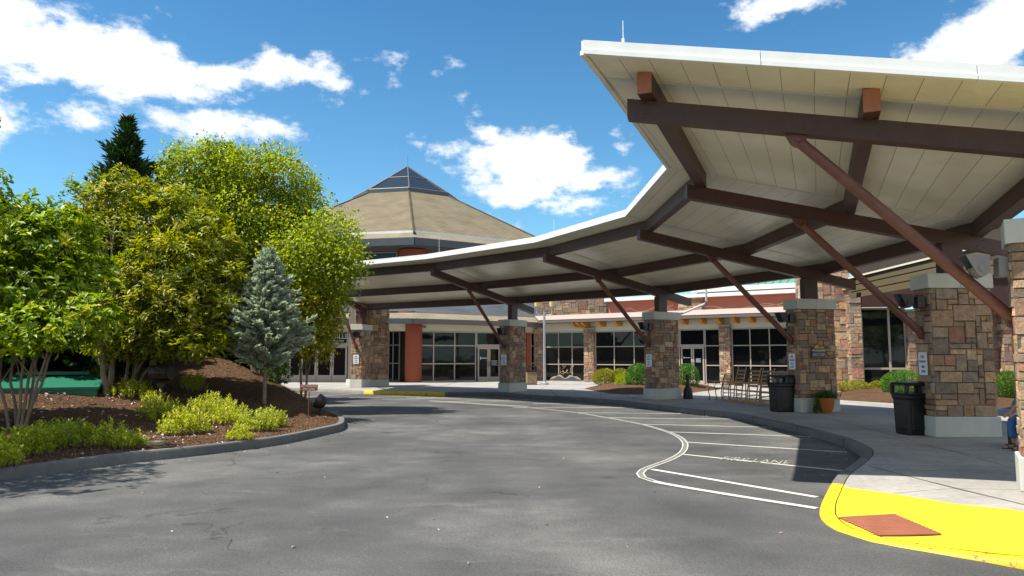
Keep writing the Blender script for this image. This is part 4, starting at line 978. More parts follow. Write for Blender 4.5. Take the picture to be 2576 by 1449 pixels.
# eave slab + tails
m=MB(Mw); m.prism([(-.2,0),(-.2,0)],0,0) if False else None
ev=MB(Mw); x0,x1=-.5,LW+.3
ev.add([(x0+1.3,-1.05,3.86),(x1,-1.05,3.86),(x1,-1.05,4.04),(x0+1.3,-1.05,4.04),(x0+1.3,.5,3.86),(x1,.5,3.86),(x1,.5,4.42),(x0,.5,4.42)],[(0,1,2,3),(4,7,6,5),(0,4,5,1),(1,5,6,2),(0,3,7,4)])
ev.build('eave',eave_m,wing,False)
ev=MB(Mw); ev.add([(x0+1.3,-1.07,4.045),(x1,-1.07,4.045),(x1,.5,4.43),(x0,.5,4.43)],[(0,1,2,3)]); ev.build('roof_sheet',eave_l,wing,False)
for D in (1457,1470,1482,1522,1564,1730,1776,1819,1859,1900,1943,1985,2028):
    xx=wx(D); 
    if xx>LW-.1: continue
    m=MB(Mw@Matrix.Translation((xx,0,0))@Matrix.Rotation(PI/2,4,'Z')); m.prism([(-.95,3.85),(.02,3.85),(.02,3.56),(-.35,3.56),(-.72,3.66),(-.95,3.76)],-.11,.11); m.build('rafter_tail',wood_o,wing,False)
# terracotta parapet with raised wavy lines
PY=2.2; xp0=wx(1524)-.9
wallbox(wing,Mw,(xp0,LW+1),(PY,PY+.3),(4.2,5.28),stucco_t,'parapet'); wallbox(wing,Mw,(xp0-.1,LW+1),(PY-.42,PY+.4),(5.28,5.48),fascia_m,'coping'); wallbox(wing,Mw,(xp0-.1,LW+1),(.5,PY),(4.2,4.24),eave_l,'flat_roof')
m=MB(); stone_block(m,Mw@Matrix.Translation((wx(1689)-.3,PY-.25,0)),1.5,.4,4.2,5.3,.12,231,faces='flr'); m.build('stone_pilaster',stone_m,wing,False)
def wave(x0,x1,f,name='raised_line'):
    m=MB(Mw); n=60; P=[(x0+(x1-x0)*i/n,PY-.012,f(i/n)) for i in range(n+1)]
    vs=[];
    for p in P: vs+=[(p[0],p[1],p[2]-.03),(p[0],p[1],p[2]+.03),(p[0],PY+.0,p[2]-.03),(p[0],PY+.0,p[2]+.03)]
    fs=[]
    for i in range(n): a=i*4;fs+=[(a,a+4,a+5,a+1),(a+2,a+3,a+7,a+6),(a,a+2,a+6,a+4),(a+1,a+5,a+7,a+3)]
    m.add(vs,fs); m.build(name,line_cream,wing,False)
G_=lambda u,c,w_,h: h*math.exp(-((u-c)/w_)**2)
xw0=wx(1537);xw1=wx(1660)
wave(xw0,xw1,lambda u:4.62+G_(u,.08,.12,.2)+G_(u,.66,.15,.16)-.05*math.sin(u*6)); wave(xw0,xw1,lambda u:4.32+G_(u,.18,.12,.14)+G_(u,1.0,.3,.55)-G_(u,.4,.15,.05))
xw2=wx(1740);xw3=wx(1985)
wave(xw2,xw3,lambda u:4.62+.1*math.sin(u*7+2)+.05*math.sin(u*15)); wave(xw2+.5,xw3,lambda u:4.50+G_(u,.6,.2,.22)+.06*math.sin(u*11))
# stone parapet to the left
q0=gd(1404,797,50.5); q1=gd(1526,797,48.3)
m=MB(); stone_block(m,frdir((q0.x-1.5,q0.y+.4),(q1.x,q1.y)),math.hypot(q1.x-q0.x+1.5,q1.y-q0.y-.4),.8,4.0,6.6,.17,241,faces='fr',pal=[tuple(v*.55 for v in c) for c in PAL]); m.build('stone_parapet',stone_m,wing,False)
# second stage: pale band and green standing-seam roof
for (a,b,y0,z0,z1,mt,nm) in ((wx(1700),LW+3,3.6,4.2,5.85,stucco_c,'upper_wall'),(wx(1690),LW+3.2,3.3,5.70,5.98,fascia_m,'gutter')):
    wallbox(wing,Mw,(a,b),(y0,y0+.3),(z0,z1),mt,nm)
gr=MB(Mw); xg0,xg1=wx(1720),LW-.2
gr.add([(xg0,3.35,5.98),(xg1,3.35,5.98),(xg1,9,8.4),(xg0+4,9,8.4)],[(0,1,2,3)]); x=xg0+.4
while x<xg1:
    yk=3.4; gr.add([(x,3.36,5.985),(x+.03,3.36,5.985),(x+.03,9,8.405),(x,9,8.405),(x,3.36,6.035),(x+.03,3.36,6.035),(x+.03,9,8.455),(x,9,8.455)],[(4,5,6,7),(0,1,5,4),(0,4,7,3),(1,2,6,5)]) if x>xg0+3.9 else gr.add([(x,3.36,5.985),(x+.03,3.36,5.985),(x+.03,3.36+(x-xg0)*1.4,5.985+(x-xg0)*.6),(x,3.36+(x-xg0)*1.4,5.985+(x-xg0)*.6),(x,3.36,6.03),(x+.03,3.36,6.03),(x+.03,3.36+(x-xg0)*1.4,6.03+(x-xg0)*.6),(x,3.36+(x-xg0)*1.4,6.03+(x-xg0)*.6)],[(4,5,6,7),(0,1,5,4),(0,4,7,3),(1,2,6,5)])
    x+=.42
gr.build('green_roof',simple('green_standing_seam_metal',(.10,.26,.19),.45,.06,1),wing,False)

# --- stone lodge hall on the right ---
lod=empty('lodge_hall',(19,34,.15),'stone faced lodge hall with tall dark windows and redwood header beam','building')
S0=(13.3,33.6); S1=(27,31.2); Ms=frdir(S0,S1); sx_=lambda D:wallpt(S0,S1,D); LS=math.hypot(S1[0]-S0[0],S1[1]-S0[1])
m=MB(); stone_block(m,Ms@Matrix.Translation((0,0,0)),sx_(2146),.8,ZF,7.4,.17,301,faces='fl'); m.build('stone_wall',stone_m,lod,False)
def spil(D0,D1,seed,top,y0=-.5,d=.9):
    x0,x1=sx_(D0),sx_(D1); m=MB(); stone_block(m,Ms@Matrix.Translation((x0,y0,0)),x1-x0,d,ZF,top,.15,seed,faces='flr',maxw=3); o=m.build('stone_pilaster',stone_m,lod,False)
    c=MB(Ms); c.box((x0-.12,x1+.12),(y0-.12,y0+d),(top,top+.1),bev=.01); c.build('cap',MATS['sandstone_cap'],o,False)
spil(2133,2163,311,4.72); spil(2281,2316,321,3.72,-.3)
window(lod,Ms,sx_(2166),sx_(2281),ZF,3.92,[sx_(2238)],[1.18],.09,.14,None,-.02)
wallbox(lod,Ms,(sx_(2165),LS),(-.75,-.30),(3.93,4.50),wood_r,'header_beam')
m=MB(); stone_block(m,Ms@Matrix.Translation((sx_(2316),.05,0)),sx_(2560)-sx_(2316),.6,ZF,3.9,.17,331,faces='fl'); m.build('stone_wall',stone_m,lod,False)
spil(2515,2548,341,3.9,-.4)
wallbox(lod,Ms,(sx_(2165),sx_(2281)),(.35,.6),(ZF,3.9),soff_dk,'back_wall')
wallbox(lod,Ms,(sx_(2288),LS),(-.7,2.5),(4.504,5.4),wood_r,'roof_fascia'); wallbox(lod,Ms,(sx_(2165),sx_(2232)),(-.7,2.5),(4.504,5.4),soff_dk,'roof_fascia')
# porch gable: olive siding with pale drip edge
A0=Vector((10.25,22.0,0));A1=Vector((11.3,18.4,0));A2=Vector((12.6,13.9,0))
pg=MB()
Zl=[(3.47,4.06),(3.66,4.34),(3.80,4.56)]
for i,(a,b) in enumerate(((A0,A1),(A1,A2))):
    d=(b-a).normalized(); n_=Vector((d.y,-d.x,0)); n_= n_ if n_.y<0 or n_.x<0 else -n_
    for k in range(3):
        za0=Zl[i][0]+(Zl[i][1]-Zl[i][0])*k/3;za1=Zl[i][0]+(Zl[i][1]-Zl[i][0])*(k+1)/3-.012; zb0=Zl[i+1][0]+(Zl[i+1][1]-Zl[i+1][0])*k/3;zb1=Zl[i+1][0]+(Zl[i+1][1]-Zl[i+1][0])*(k+1)/3-.012
        vs=[a+n_*.03+Vector((0,0,za0)),b+n_*.03+Vector((0,0,zb0)),b+n_*.012+Vector((0,0,zb1)),a+n_*.012+Vector((0,0,za1)),a-n_*.05+Vector((0,0,za0)),b-n_*.05+Vector((0,0,zb0)),b-n_*.05+Vector((0,0,zb1)),a-n_*.05+Vector((0,0,za1))]
        pg.add(vs,[(0,1,2,3),(4,7,6,5),(0,4,5,1),(3,2,6,7),(0,3,7,4),(1,5,6,2)])
pg.build('gable_siding',siding_m,lod,False)
m=MB(); 
for i,(a,b) in enumerate(((A0,A1),(A1,A2))): m.beam(a+Vector((0,0,Zl[i][1])),b+Vector((0,0,Zl[i+1][1])),.14,.05)
m.build('drip_edge',stucco_c,lod,False)
m=MB()
for i,(a,b) in enumerate(((A0,A1),(A1,A2))): m.beam(a+Vector((.12,.0,Zl[i][1]+.03)),b+Vector((.12,.0,Zl[i+1][1]+.03)),.04,.42)
m.build('dark_gap_panel',soff_dk,lod,False)  # dark panel added to stand in for the shaded gap above the siding
m=MB(); m.slab([A0+Vector((0,0,4.08)),A1+Vector((0,0,4.36)),A2+Vector((0,0,4.58)),A2+Vector((9,3,4.9)),A1+Vector((8,3,4.85))],.05); m.build('porch_roof',soff_dk,lod,False)
for D,dd_ in ((2330,27),(2440,24)):
    pass
m=MB(); m.beam(Vector((12.3,19.2,3.62)),Vector((21,22.5,3.62)),.3,.4); m.build('porch_beam',wood_r,lod,False)
m=MB(); m.beam(Vector((12.9,16.2,3.70)),Vector((21.5,19.0,3.70)),.3,.4); m.build('porch_beam',wood_r,lod,False)
# ---------------- street furniture ----------------
def litter_bin(p,rz,label):
    root=empty('litter_bin',p,label,'litter bin','black litter bins',rz=rz)
    m=MB(); w_=.27
    rings=[(.235,0),(.25,.03),(.265,.70),(.285,.74),(.285,.78)]
    def sq(m,rs,c=.04,col=None):
        vs=[]
        for r,z in rs: vs+=[(-r+c,-r,z),(r-c,-r,z),(r,-r+c,z),(r,r-c,z),(r-c,r,z),(-r+c,r,z),(-r,r-c,z),(-r,-r+c,z)]
        fs=[tuple(range(7,-1,-1)),tuple(range(8*(len(rs)-1),8*len(rs)))]
        for i in range(len(rs)-1):
            for j in range(8): fs.append((8*i+j,8*i+(j+1)%8,8*i+8+(j+1)%8,8*i+8+j))
        m.add(vs,fs,col)
    sq(m,rings)
    for a in range(4):
        m.M=Matrix.Rotation(a*PI/2,4,'Z'); m.box((-.17,.17),(-.268,-.24),(.10,.62),bev=.01); m.M=Matrix.Identity(4)
    m.build('body',black_pl,root)
    l=MB(); sq(l,[(.29,.785),(.30,.82),(.295,.835)])
    for sx in (-1,1):
        for sy in (-1,1): l.box((sx*.255-.035,sx*.255+.035),(sy*.255-.035,sy*.255+.035),(.83,1.0),bev=.01)
    for a in range(4):
        l.M=Matrix.Rotation(a*PI/2,4,'Z'); l.box((-.03,.03),(-.285,-.265),(.83,1.0)) if a in (0,) else None; l.M=Matrix.Identity(4)
    sq(l,[(.295,.985),(.30,1.01),(.27,1.045),(.20,1.06)]); l.build('hooded_lid',black_pl,root); return root
b5=g(2318,1096,.15); b4=g(1978,1037,.15)
litter_bin(b5+Vector((0,.28,0)),.06,'large black square litter bin in front of the widest stone pier')
litter_bin(b4+Vector((-.02,.28,0)),.22,'black square litter bin beside the rocking chairs and lodge sign pier')
# pebble-faced bin
pm,t_,pp,oo=nt('exposed_pebble_aggregate'); v_=N(t_,'ShaderNodeTexVoronoi'); v_.inputs['Scale'].default_value=38; t_.links.new(pos(t_),v_.inputs['Vector']); cc=ramp(t_,v_.outputs['Distance'],[(.0,(.50,.36,.20)),(.5,(.34,.23,.12)),(.75,(.10,.07,.045))]).outputs[0]; t_.links.new(mixc(t_,.35,cc,v_.outputs['Color'],'MULTIPLY'),pp.inputs['Base Color']); pp.inputs['Roughness'].default_value=.8; bump(t_,pp,v_.outputs['Distance'],-.6 if False else .6,.02)
p=g(1337,967.5,.15)
root=empty('pebble_litter_bin',p,'pebble faced litter bin with dark domed lid beside the lamp post','litter bin',rz=.1)
m=MB(); m.box((-.30,.30),(-.30,.30),(0,.04),bev=.008); m.box((-.31,.31),(-.31,.31),(.72,.82),bev=.015); m.build('frame',black_mt,root)
m=MB(); m.box((-.285,.285),(-.285,.285),(.042,.718),bev=.02); m.build('pebble_body',pm,root)
m=MB(); 
for sx in (-1,1): m.prism([(sx*.29,.82),(sx*.29,.92),(sx*.24,.98),(sx*.2,.99),(sx*.2,.82)] if sx>0 else [(-.2,.82),(-.2,.99),(-.24,.98),(-.29,.92),(-.29,.82)],-.28,.28)
m.prism([(-.24,.98),(-.19,1.03),(.19,1.03),(.24,.98),(.2,.975),(-.2,.975)],-.29,.29); m.build('lid',black_mt,root)
# smokers' bottle post
p=g(1731,1003.5,.15); root=empty('ash_receptacle',p,'black bottle shaped cigarette receptacle beside the third pier','ash bin')
m=MB(); m.lathe([(.175,0),(.18,.03),(.172,.20),(.16,.33),(.11,.43),(.07,.50),(.058,.56),(.055,.80)],24); m.build('body',black_pl,root,smooth=50)
m=MB(); m.lathe([(.056,.80),(.07,.81),(.072,.87),(.05,.90),(.03,.905)],20); m.build('cap',black_pl,root,smooth=50)
# lamp post
p=g(1370,968,.15); root=empty('lamp_post',p,'grey lamp post with two lantern heads in front of the octagonal hall','street lamp')
m=MB(); m.tube((0,0,.12),(0,0,4.05),.085,14,.065); m.build('pole',galv,root,smooth=40)
m=MB(); m.lathe([(.22,0),(.22,.10),(.14,.14),(.12,.16)],16); m.build('base',galv,root,smooth=30)
for sx in (-1,1):
    m=MB(); m.path([(0,0,3.9),(sx*.35,0,3.9),(sx*.42,0,3.95),(sx*.42,0,4.2)],.03,8); m.lathe([(.03,4.18),(.06,4.22),(.13,4.34),(.14,4.38)],12,(sx*.42,0,0)); a=m.build('arm',galv,root,smooth=40)
    m=MB(); m.lathe([(.125,4.38),(.15,4.72),(.15,4.76)],12,(sx*.42,0,0)); m.build('lantern',lamp_y,a,smooth=40)
# terracotta pot with trailing plant
p=g(2078,1039,.15); root=empty('flower_pot',p,'orange terracotta pot with trailing green plants by the lodge sign pier','plant pot')
m=MB(); m.lathe([(.13,0),(.15,.01),(.20,.14),(.235,.30),(.245,.38),(.262,.385),(.265,.42),(.235,.425),(.225,.36),(.0,.35)],28); m.build('pot',terra_pot,root,smooth=40)
POT=root
# rocking chairs
def rocking_chair():
    root=empty('rocking_chair',(0,0,0),'teak rocking chair','rocking chair','wooden rocking chairs in a row')
    # local: faces -x ; y across
    W=.27
    for sy in (-1,1):
        y=sy*W; m=MB(); P=[]
        for i in range(11):
            a=-.42+.84*i/10; P.append((.05+a*1.15,y,.02+.19*a*a*1.2))
        for i in range(10):
            a,b=P[i],P[i+1]; m.add([(a[0],y-.018,a[2]-.015),(b[0],y-.018,b[2]-.015),(b[0],y+.018,b[2]-.015),(a[0],y+.018,a[2]-.015),(a[0],y-.018,a[2]+.03),(b[0],y-.018,b[2]+.03),(b[0],y+.018,b[2]+.03),(a[0],y+.018,a[2]+.03)],[(0,3,2,1),(4,5,6,7),(0,1,5,4),(2,3,7,6),(3,0,4,7),(1,2,6,5)])
        m.build('rocker',wood_g,root)
        m=MB(); m.tube((-.25,y,.05),(-.23,y*.98,.66),.02,8,.017); m.build('front_leg',wood_g,root)
        m=MB(); m.path([(.17,y,.04),(.20,y,.40),(.27,y,.75),(.38,y,1.16)],[.02,.022,.02,.015],8); m.tube((.38,y,1.155),(.385,y,1.19),.022,8,.01); m.build('back_post',wood_g,root)
        m=MB(); m.prism([(-.31,.655),(.27,.655),(.27,.68),(-.31,.68)],y-.035 ,y+.035); m.build('armrest',wood_g,root)
    m=MB()
    for z in (.15,.27): 
        for sy in (-1,1): m.tube((-.245,sy*W,z),(.18,sy*W,z+.02),.010,6)
    for x,z in ((-.245,.18),(-.243,.3),(.18,.2)): m.tube((x,-W,z),(x,W,z),.010,6)
    m.build('stretcher',wood_g,root)
    m=MB(); m.box((-.27,.20),(-W,W),(.40,.425),bev=.01); m.build('seat',wood_g,root)
    for i in range(5):
        z=.56+.125*i; x=.235+.0075*((z-.56)/.06)**1.6*1.0; x=.21+(z-.4)*.23; m=MB(); P=[]
        for j in range(9): u=j/8*2-1; P.append((x+.03*(1-u*u),u*W,z-.028,z+.028+.022*(1-u*u)))
        for a,b in zip(P[:-1],P[1:]): m.add([(a[0],a[1],a[2]),(b[0],b[1],b[2]),(b[0],b[1],b[3]),(a[0],a[1],a[3]),(a[0]+.014,a[1],a[2]),(b[0]+.014,b[1],b[2]),(b[0]+.014,b[1],b[3]),(a[0]+.014,a[1],a[3])],[(0,1,2,3),(7,6,5,4),(0,4,5,1),(3,2,6,7)])
        m.build('back_slat',wood_g,root)
    return root
rc=rocking_chair()
spots=[(1848,1010,'teak rocking chair next to the iron armchair'),(1884,1014.5,'second teak rocking chair from the iron armchair'),(1918,1018,'third teak rocking chair from the iron armchair'),(1950,1022.5,'teak rocking chair mostly hidden behind the black litter bin')]
for i,(x,y,lb) in enumerate(spots):
    o=rc if i==0 else copy_tree(rc); q=g(x,y,.15); o.location=q+Vector((0,0.15,0.0)); o.rotation_euler=(0,0,math.radians(12+i*5)); o['label']=lb
# iron garden armchair
q=g(1836,1010,.15)+Vector((-.1,.9,0)); root=empty('iron_chair',q,'black iron garden armchair left of the rocking chairs','chair',rz=.15)
for sy in (-1,1):
    y=sy*.3; m=MB(); m.path([(-.28,y,0),(-.25,y,.12),(-.29,y,.3),(-.26,y,.42)],.017,6); m.path([(.24,y,0),(.2,y,.2),(.22,y,.42),(.30,y,.75),(.36,y,.92)],.017,6); m.build('leg_frame',black_mt,root)
    m=MB(); m.path([(-.25,y,.42),(-.33,y,.5),(-.27,y,.60),(-.35,y,.66),(-.28,y,.70),(.0,y,.66),(.28,y,.68)],.015,6); m.build('armrest',wood_g,root)
m=MB()
for i in range(7): x=-.28+.08*i; m.box((x,x+.055),(-.3,.3),(.42,.44))
m.build('seat',black_mt,root); m=MB()
for i in range(8): y=-.26+.52*i/7; m.path([(.22,y,.44),(.30,y,.72),(.355,y,.9)],.010,5)
m.path([(.36,-.3,.92),(.37,0,.95),(.36,.3,.92)],.018,6); m.build('backrest',black_mt,root)
# green transformer box on the bed
tb=hit(243,998); cb,sb_=math.cos(.42),math.sin(.42); tb=Vector((tb.x-1.0*cb-.8*sb_,tb.y-1.0*sb_+.8*cb,tb.z)); root=empty('utility_cabinet',(tb.x,tb.y,tb.z),'teal green metal utility cabinet half hidden behind thin trunks','utility box',rz=.42)
fd=hit(243,998).y; zt=H+(YH-972)/F*fd-tb.z; zk=zt+.26
m=MB(); m.prism([(0,0)],0,0) if False else None
xl,xr=-1.1,1.0
m.add([(xl,-.8,-.5),(xr,-.8,-.5),(xr,-.8,zt-.05),(xl,-.8,zt-.05),(xl,1.1,-.5),(xr,1.1,-.5),(xr,1.1,zk-.05),(xl,1.1,zk-.05)],[(0,1,2,3),(5,4,7,6),(1,5,6,2),(0,3,7,4),(2,6,7,3)]); m.build('body',trans_g,root)
m=MB(); m.add([(xl-.05,-.86,zt-.06),(xr+.05,-.86,zt-.06),(xr+.05,-.86,zt),(xl-.05,-.86,zt),(xl-.05,1.15,zk-.06),(xr+.05,1.15,zk-.06),(xr+.05,1.15,zk),(xl-.05,1.15,zk)],[(0,1,2,3),(5,4,7,6),(1,5,6,2),(0,3,7,4),(2,6,7,3),(0,4,5,1)]); m.build('sloping_lid',trans_g,root)
m=MB(); m.box((xl+.1,xr-.35),(.9,1.14),(zk+.0,zk+.09),bev=.01); m.build('lid_hood',trans_g,root)
# ground spotlights
def spotlight(p,rz,label,kind):
    root=empty('ground_spotlight',p,label,'spotlight','spotlights on the planted mound',rz=rz); m=MB()
    if kind==0:
        m.tube((0,0,-.1),(0,0,.42),.055,12); m.box((-.09,.09),(-.05,.05),(.36,.48),bev=.01); m.build('post',black_mt,root)
        h=MB(); a=Vector((-.25,.1,.72));b=Vector((.22,-.02,.72)); d=(b-a); h.tube(a,b,.19,24)
        for i in range(6): c=a+d*(.35+.11*i); h.tube(c,c+d*.05,.2,24)
        h.tube(b,b+d.normalized()*.03,.17,24); h.build('lamp_head',black_mt,root,smooth=40)
    else:
        m.path([(0,0,-.1),(0,0,.13),(-.03,0,.2)],.045,10); m.build('post',black_mt,root)
        h=MB(Matrix.Translation((-.05,0,.34))@Matrix.Rotation(math.radians(-62),4,'Y')); h.lathe([(.0,-.20),(.09,-.185),(.16,-.12),(.185,-.03),(.19,.03),(.195,.05)],24); hd=h.build('lamp_head',black_mt,root,smooth=40)
        l=MB(Matrix.Translation((-.05,0,.34))@Matrix.Rotation(math.radians(-62),4,'Y')); l.lathe([(.185,.051),(.17,.058)],24); l.build('lens',skyglass_m,hd)
    return root
s0=hit(403,1012); spotlight(s0,.1,'large dark ribbed can spotlight on the mound above the golden shrubs',0)
s1=hit(806,1043); spotlight(s1,.0,'dome backed spotlight beside the red fire lane sign',1)
# small stake sign
s2=hit(776,1053); root=empty('fire_lane_sign',s2,'small rust red NO PARKING FIRE LANE board on a stake','sign',rz=-.05)
m=MB(); m.tube((0,0,-.1),(0,0,.66),.014,8); m.build('stake',sign_b,root)
dS=s2.y; hh=(1053-969)/F*dS; m=MB(); zc=(1053-977)/F*dS; m.box((-.22,.22),(-.024,-.012),(zc-.078,zc+.078),bev=.002); m.build('board',sign_b,root)
text('lettering','NO PARKING',.078,sign_p,STAND(Matrix.Translation((0,-.026,zc+.035))),root,ext=.0008,sx=.86); text('lettering','FIRE LANE',.078,sign_p,STAND(Matrix.Translation((0,-.026,zc-.038))),root,ext=.0008,sx=.82)
# seated person, mostly behind the nearest pier
def figure(name,joints,edges,mat,parent=None,sub=2):
    me=bpy.data.meshes.new(name); idx={k:i for i,k in enumerate(joints)}
    me.from_pydata([v[0] for v in joints.values()],[(idx[a],idx[b]) for a,b in edges],[]); o=bpy.data.objects.new('tmp',me); COL.objects.link(o)
    md=o.modifiers.new('s','SKIN'); md.use_smooth_shade=True
    for i,v in enumerate(joints.values()):
        r=v[1]; o.data.skin_vertices[0].data[i].radius=(r,r) if not isinstance(r,tuple) else r
    o.data.skin_vertices[0].data[0].use_root=True
    o.modifiers.new('b','SUBSURF').levels=sub; bpy.context.view_layer.update()
    m2=bpy.data.meshes.new_from_object(o.evaluated_get(bpy.context.evaluated_depsgraph_get())); bpy.data.objects.remove(o)
    m2.name=name; m2.materials.clear(); m2.materials.append(mat); o=bpy.data.objects.new(name,m2); COL.objects.link(o)
    for p in m2.polygons: p.use_smooth=True
    if parent: o.parent=parent
    return o
skin=simple('skin',(.46,.26,.18),.5,.06,10); denim=simple('blue_denim',(.06,.16,.36),.85,.3,14,bmp=.4); teal=simple('teal_knit',(.03,.16,.18),.85,.2,10); sand=simple('brown_leather',(.09,.035,.02),.5,.2,10)
ft=g(2541,1131,.15); RX=ft.x+.10; RY=ft.y
body_root=empty('person',(RX,RY,.15),'seated person in rolled blue jeans, teal sleeve and brown sandals behind the nearest pier','person')
# body frame: faces -x ; y across, origin between the feet
J={'pelvis':((.52,0,.52),(.15,.13)),'waist':((.50,0,.70),(.135,.11)),'chest':((.42,0,.92),(.15,.12)),'neckb':((.36,0,1.10),(.09,.08)),'neck':((.33,0,1.16),.055),'head0':((.30,0,1.24),.085),'head1':((.285,0,1.33),.098),'head2':((.29,0,1.40),.07)}
Eg=[('pelvis','waist'),('waist','chest'),('chest','neckb'),('neckb','neck'),('neck','head0'),('head0','head1'),('head1','head2')]
for s,n_ in ((-1,'l'),(1,'r')):
    y=s
    J.update({'hip'+n_:((.50,.10*y,.50),.10),'knee'+n_:((.06,.12*y,.49),.066),'calf'+n_:((.05,.12*y,.33),.056),'ank'+n_:((.06,.12*y,.09),.036),'heel'+n_:((.07,.12*y,.045),.035),'ball'+n_:((-.06,.12*y,.035),.034),'toe'+n_:((-.12,.12*y,.025),.022),
      'sh'+n_:((.38,.17*y,1.04),.062),'el'+n_:((.20,.21*y,.78),.045),'wr'+n_:((.04,.10*y,.63),.028),'palm'+n_:((-.03,.07*y,.60),(.036,.016))})
    Eg+= [('pelvis','hip'+n_),('hip'+n_,'knee'+n_),('knee'+n_,'calf'+n_),('calf'+n_,'ank'+n_),('ank'+n_,'heel'+n_),('heel'+n_,'ball'+n_),('ball'+n_,'toe'+n_),('neckb','sh'+n_),('sh'+n_,'el'+n_),('el'+n_,'wr'+n_),('wr'+n_,'palm'+n_)]
    for f in range(4):
        dy=(f-1.5)*.019; L_=(.07,.08,.075,.06)[f]
        J[f'f{n_}{f}a']=((-.07,.07*y+dy,.59),.009); J[f'f{n_}{f}b']=((-.07-L_*.5,.07*y+dy,.565),.0085); J[f'f{n_}{f}c']=((-.07-L_*.7,.07*y+dy,.53),.007)
        Eg+=[('palm'+n_,f'f{n_}{f}a'),(f'f{n_}{f}a',f'f{n_}{f}b'),(f'f{n_}{f}b',f'f{n_}{f}c')]
    J[f't{n_}a']=((-.03,.07*y-.035*y,.585),.010); J[f't{n_}b']=((-.07,.07*y-.045*y,.56),.0085); Eg+=[('palm'+n_,f't{n_}a'),(f't{n_}a',f't{n_}b')]
figure('body',J,Eg,skin,body_root)
for s,n_ in ((-1,'l'),(1,'r')):
    y=s
    figure('jeans_leg',{'a':((.54,.09*y,.52),.125),'b':((.30,.11*y,.515),.10),'k':((.05,.12*y,.495),.084),'c':((.035,.12*y,.42),.078),'d':((.045,.12*y,.24),.072),'e':((.05,.12*y,.165),.066)},[('a','b'),('b','k'),('k','c'),('c','d'),('d','e')],denim,body_root)
    figure('sleeve',{'a':((.39,.15*y,1.05),.078),'b':((.30,.20*y,.92),.064),'c':((.195,.215*y,.775),.056),'d':((.10,.15*y,.68),.045)},[('a','b'),('b','c'),('c','d')],teal,body_root)
    m=MB(Matrix.Translation((-.01,.12*y,0))); m.prism([(-.13,.0),(.11,.0),(.12,.05),(.10,.05),(.06,.022),(-.12,.014)],-.042,.042); m.path([(-.06,-.045,.015),(-.06,-.03,.065),(-.06,.0,.078),(-.06,.03,.065),(-.06,.045,.015)],.009,6); m.path([(.06,-.045,.03),(.04,-.03,.09),(.02,0,.105),(.04,.03,.09),(.06,.045,.03)],.009,6); m.build('sandal',sand,body_root)
figure('top',{'a':((.52,0,.53),(.165,.15)),'b':((.50,0,.70),(.155,.125)),'c':((.42,0,.92),(.17,.135)),'d':((.365,0,1.08),(.12,.10))},[('a','b'),('b','c'),('c','d')],teal,body_root)
hr=MB(); hr.lathe([(.03,.12),(.09,.10),(.112,.04),(.114,-.03),(.09,-.09),(.06,-.12)],16,(.315,0,1.345)); hr.build('hair',simple('brown_hair',(.05,.028,.015),.7),body_root,smooth=60)
fc=MB(); fc.lathe([(.012,-.02),(.016,-.01),(.010,.02)],8,(.19,0,1.325)); fc.build('nose',skin,body_root,smooth=60)
for sy in (-1,1): e=MB(); e.lathe([(.0,-.012),(.011,0),(.0,.012)],8,(.205,.032*sy,1.345)); e.build('eye',black_mt,body_root)
# bench under the person
bt=empty('park_bench',(RX+.5,RY,.15),'dark slatted bench under the seated person behind the nearest pier','bench')
m=MB()
for i in range(5): m.box((-.22+.09*i,-.15+.09*i),(-.7,.7),(.39,.42))
m.build('seat',wood_g,bt)
m=MB()
for i in range(4): m.box((.25,.28),(-.7,.7),(.5+.1*i,.57+.1*i))
m.build('backrest',wood_g,bt)
for sy in (-1,1): m=MB(); m.box((-.2,-.15),(sy*.62-.02,sy*.62+.02),(0,.39)); m.box((.2,.25),(sy*.62-.02,sy*.62+.02),(0,.9)); m.build('leg',black_mt,bt)
# handbag on the lap side
hb=g(2556,1068,.15); 
root=empty('handbag',(RX+.12,RY-.22,.15),'black handbag with looped handle at the seated person\'s knee','bag')
m=MB(); m.box((-.02,.28),(-.05,.05),(.30,.52),bev=.03); m.build('body',black_pl,root); m=MB(); m.path([(.05,0,.52),(.02,0,.62),(.08,0,.68),(.16,0,.66),(.2,0,.52)],.011,6); m.build('handle',black_pl,root)
# ---------------- vegetation ----------------
def set_rnd(me,r,dom='POINT'):
    a=me.attributes.new('rnd','FLOAT',dom); a.data.foreach_set('value',r.astype(np.float32))
def mesh_np(name,V,Fi,mat,rnd,parent=None,k=3):
    me=bpy.data.meshes.new(name); nv=len(V); nf=len(Fi)
    me.vertices.add(nv); me.vertices.foreach_set('co',V.astype(np.float32).ravel())
    me.loops.add(nf*k); me.loops.foreach_set('vertex_index',Fi.astype(np.int32).ravel()); me.polygons.add(nf)
    me.polygons.foreach_set('loop_start',np.arange(0,nf*k,k,dtype=np.int32)); me.polygons.foreach_set('loop_total',np.full(nf,k,dtype=np.int32))
    me.update(); set_rnd(me,rnd); me.materials.append(mat); me.validate()
    o=bpy.data.objects.new(name,me); COL.objects.link(o)
    if parent: o.parent=parent; o.matrix_parent_inverse=wm(parent).inverted()
    return o
def nrm(a): return a/np.maximum(1e-9,np.linalg.norm(a,axis=-1,keepdims=True))
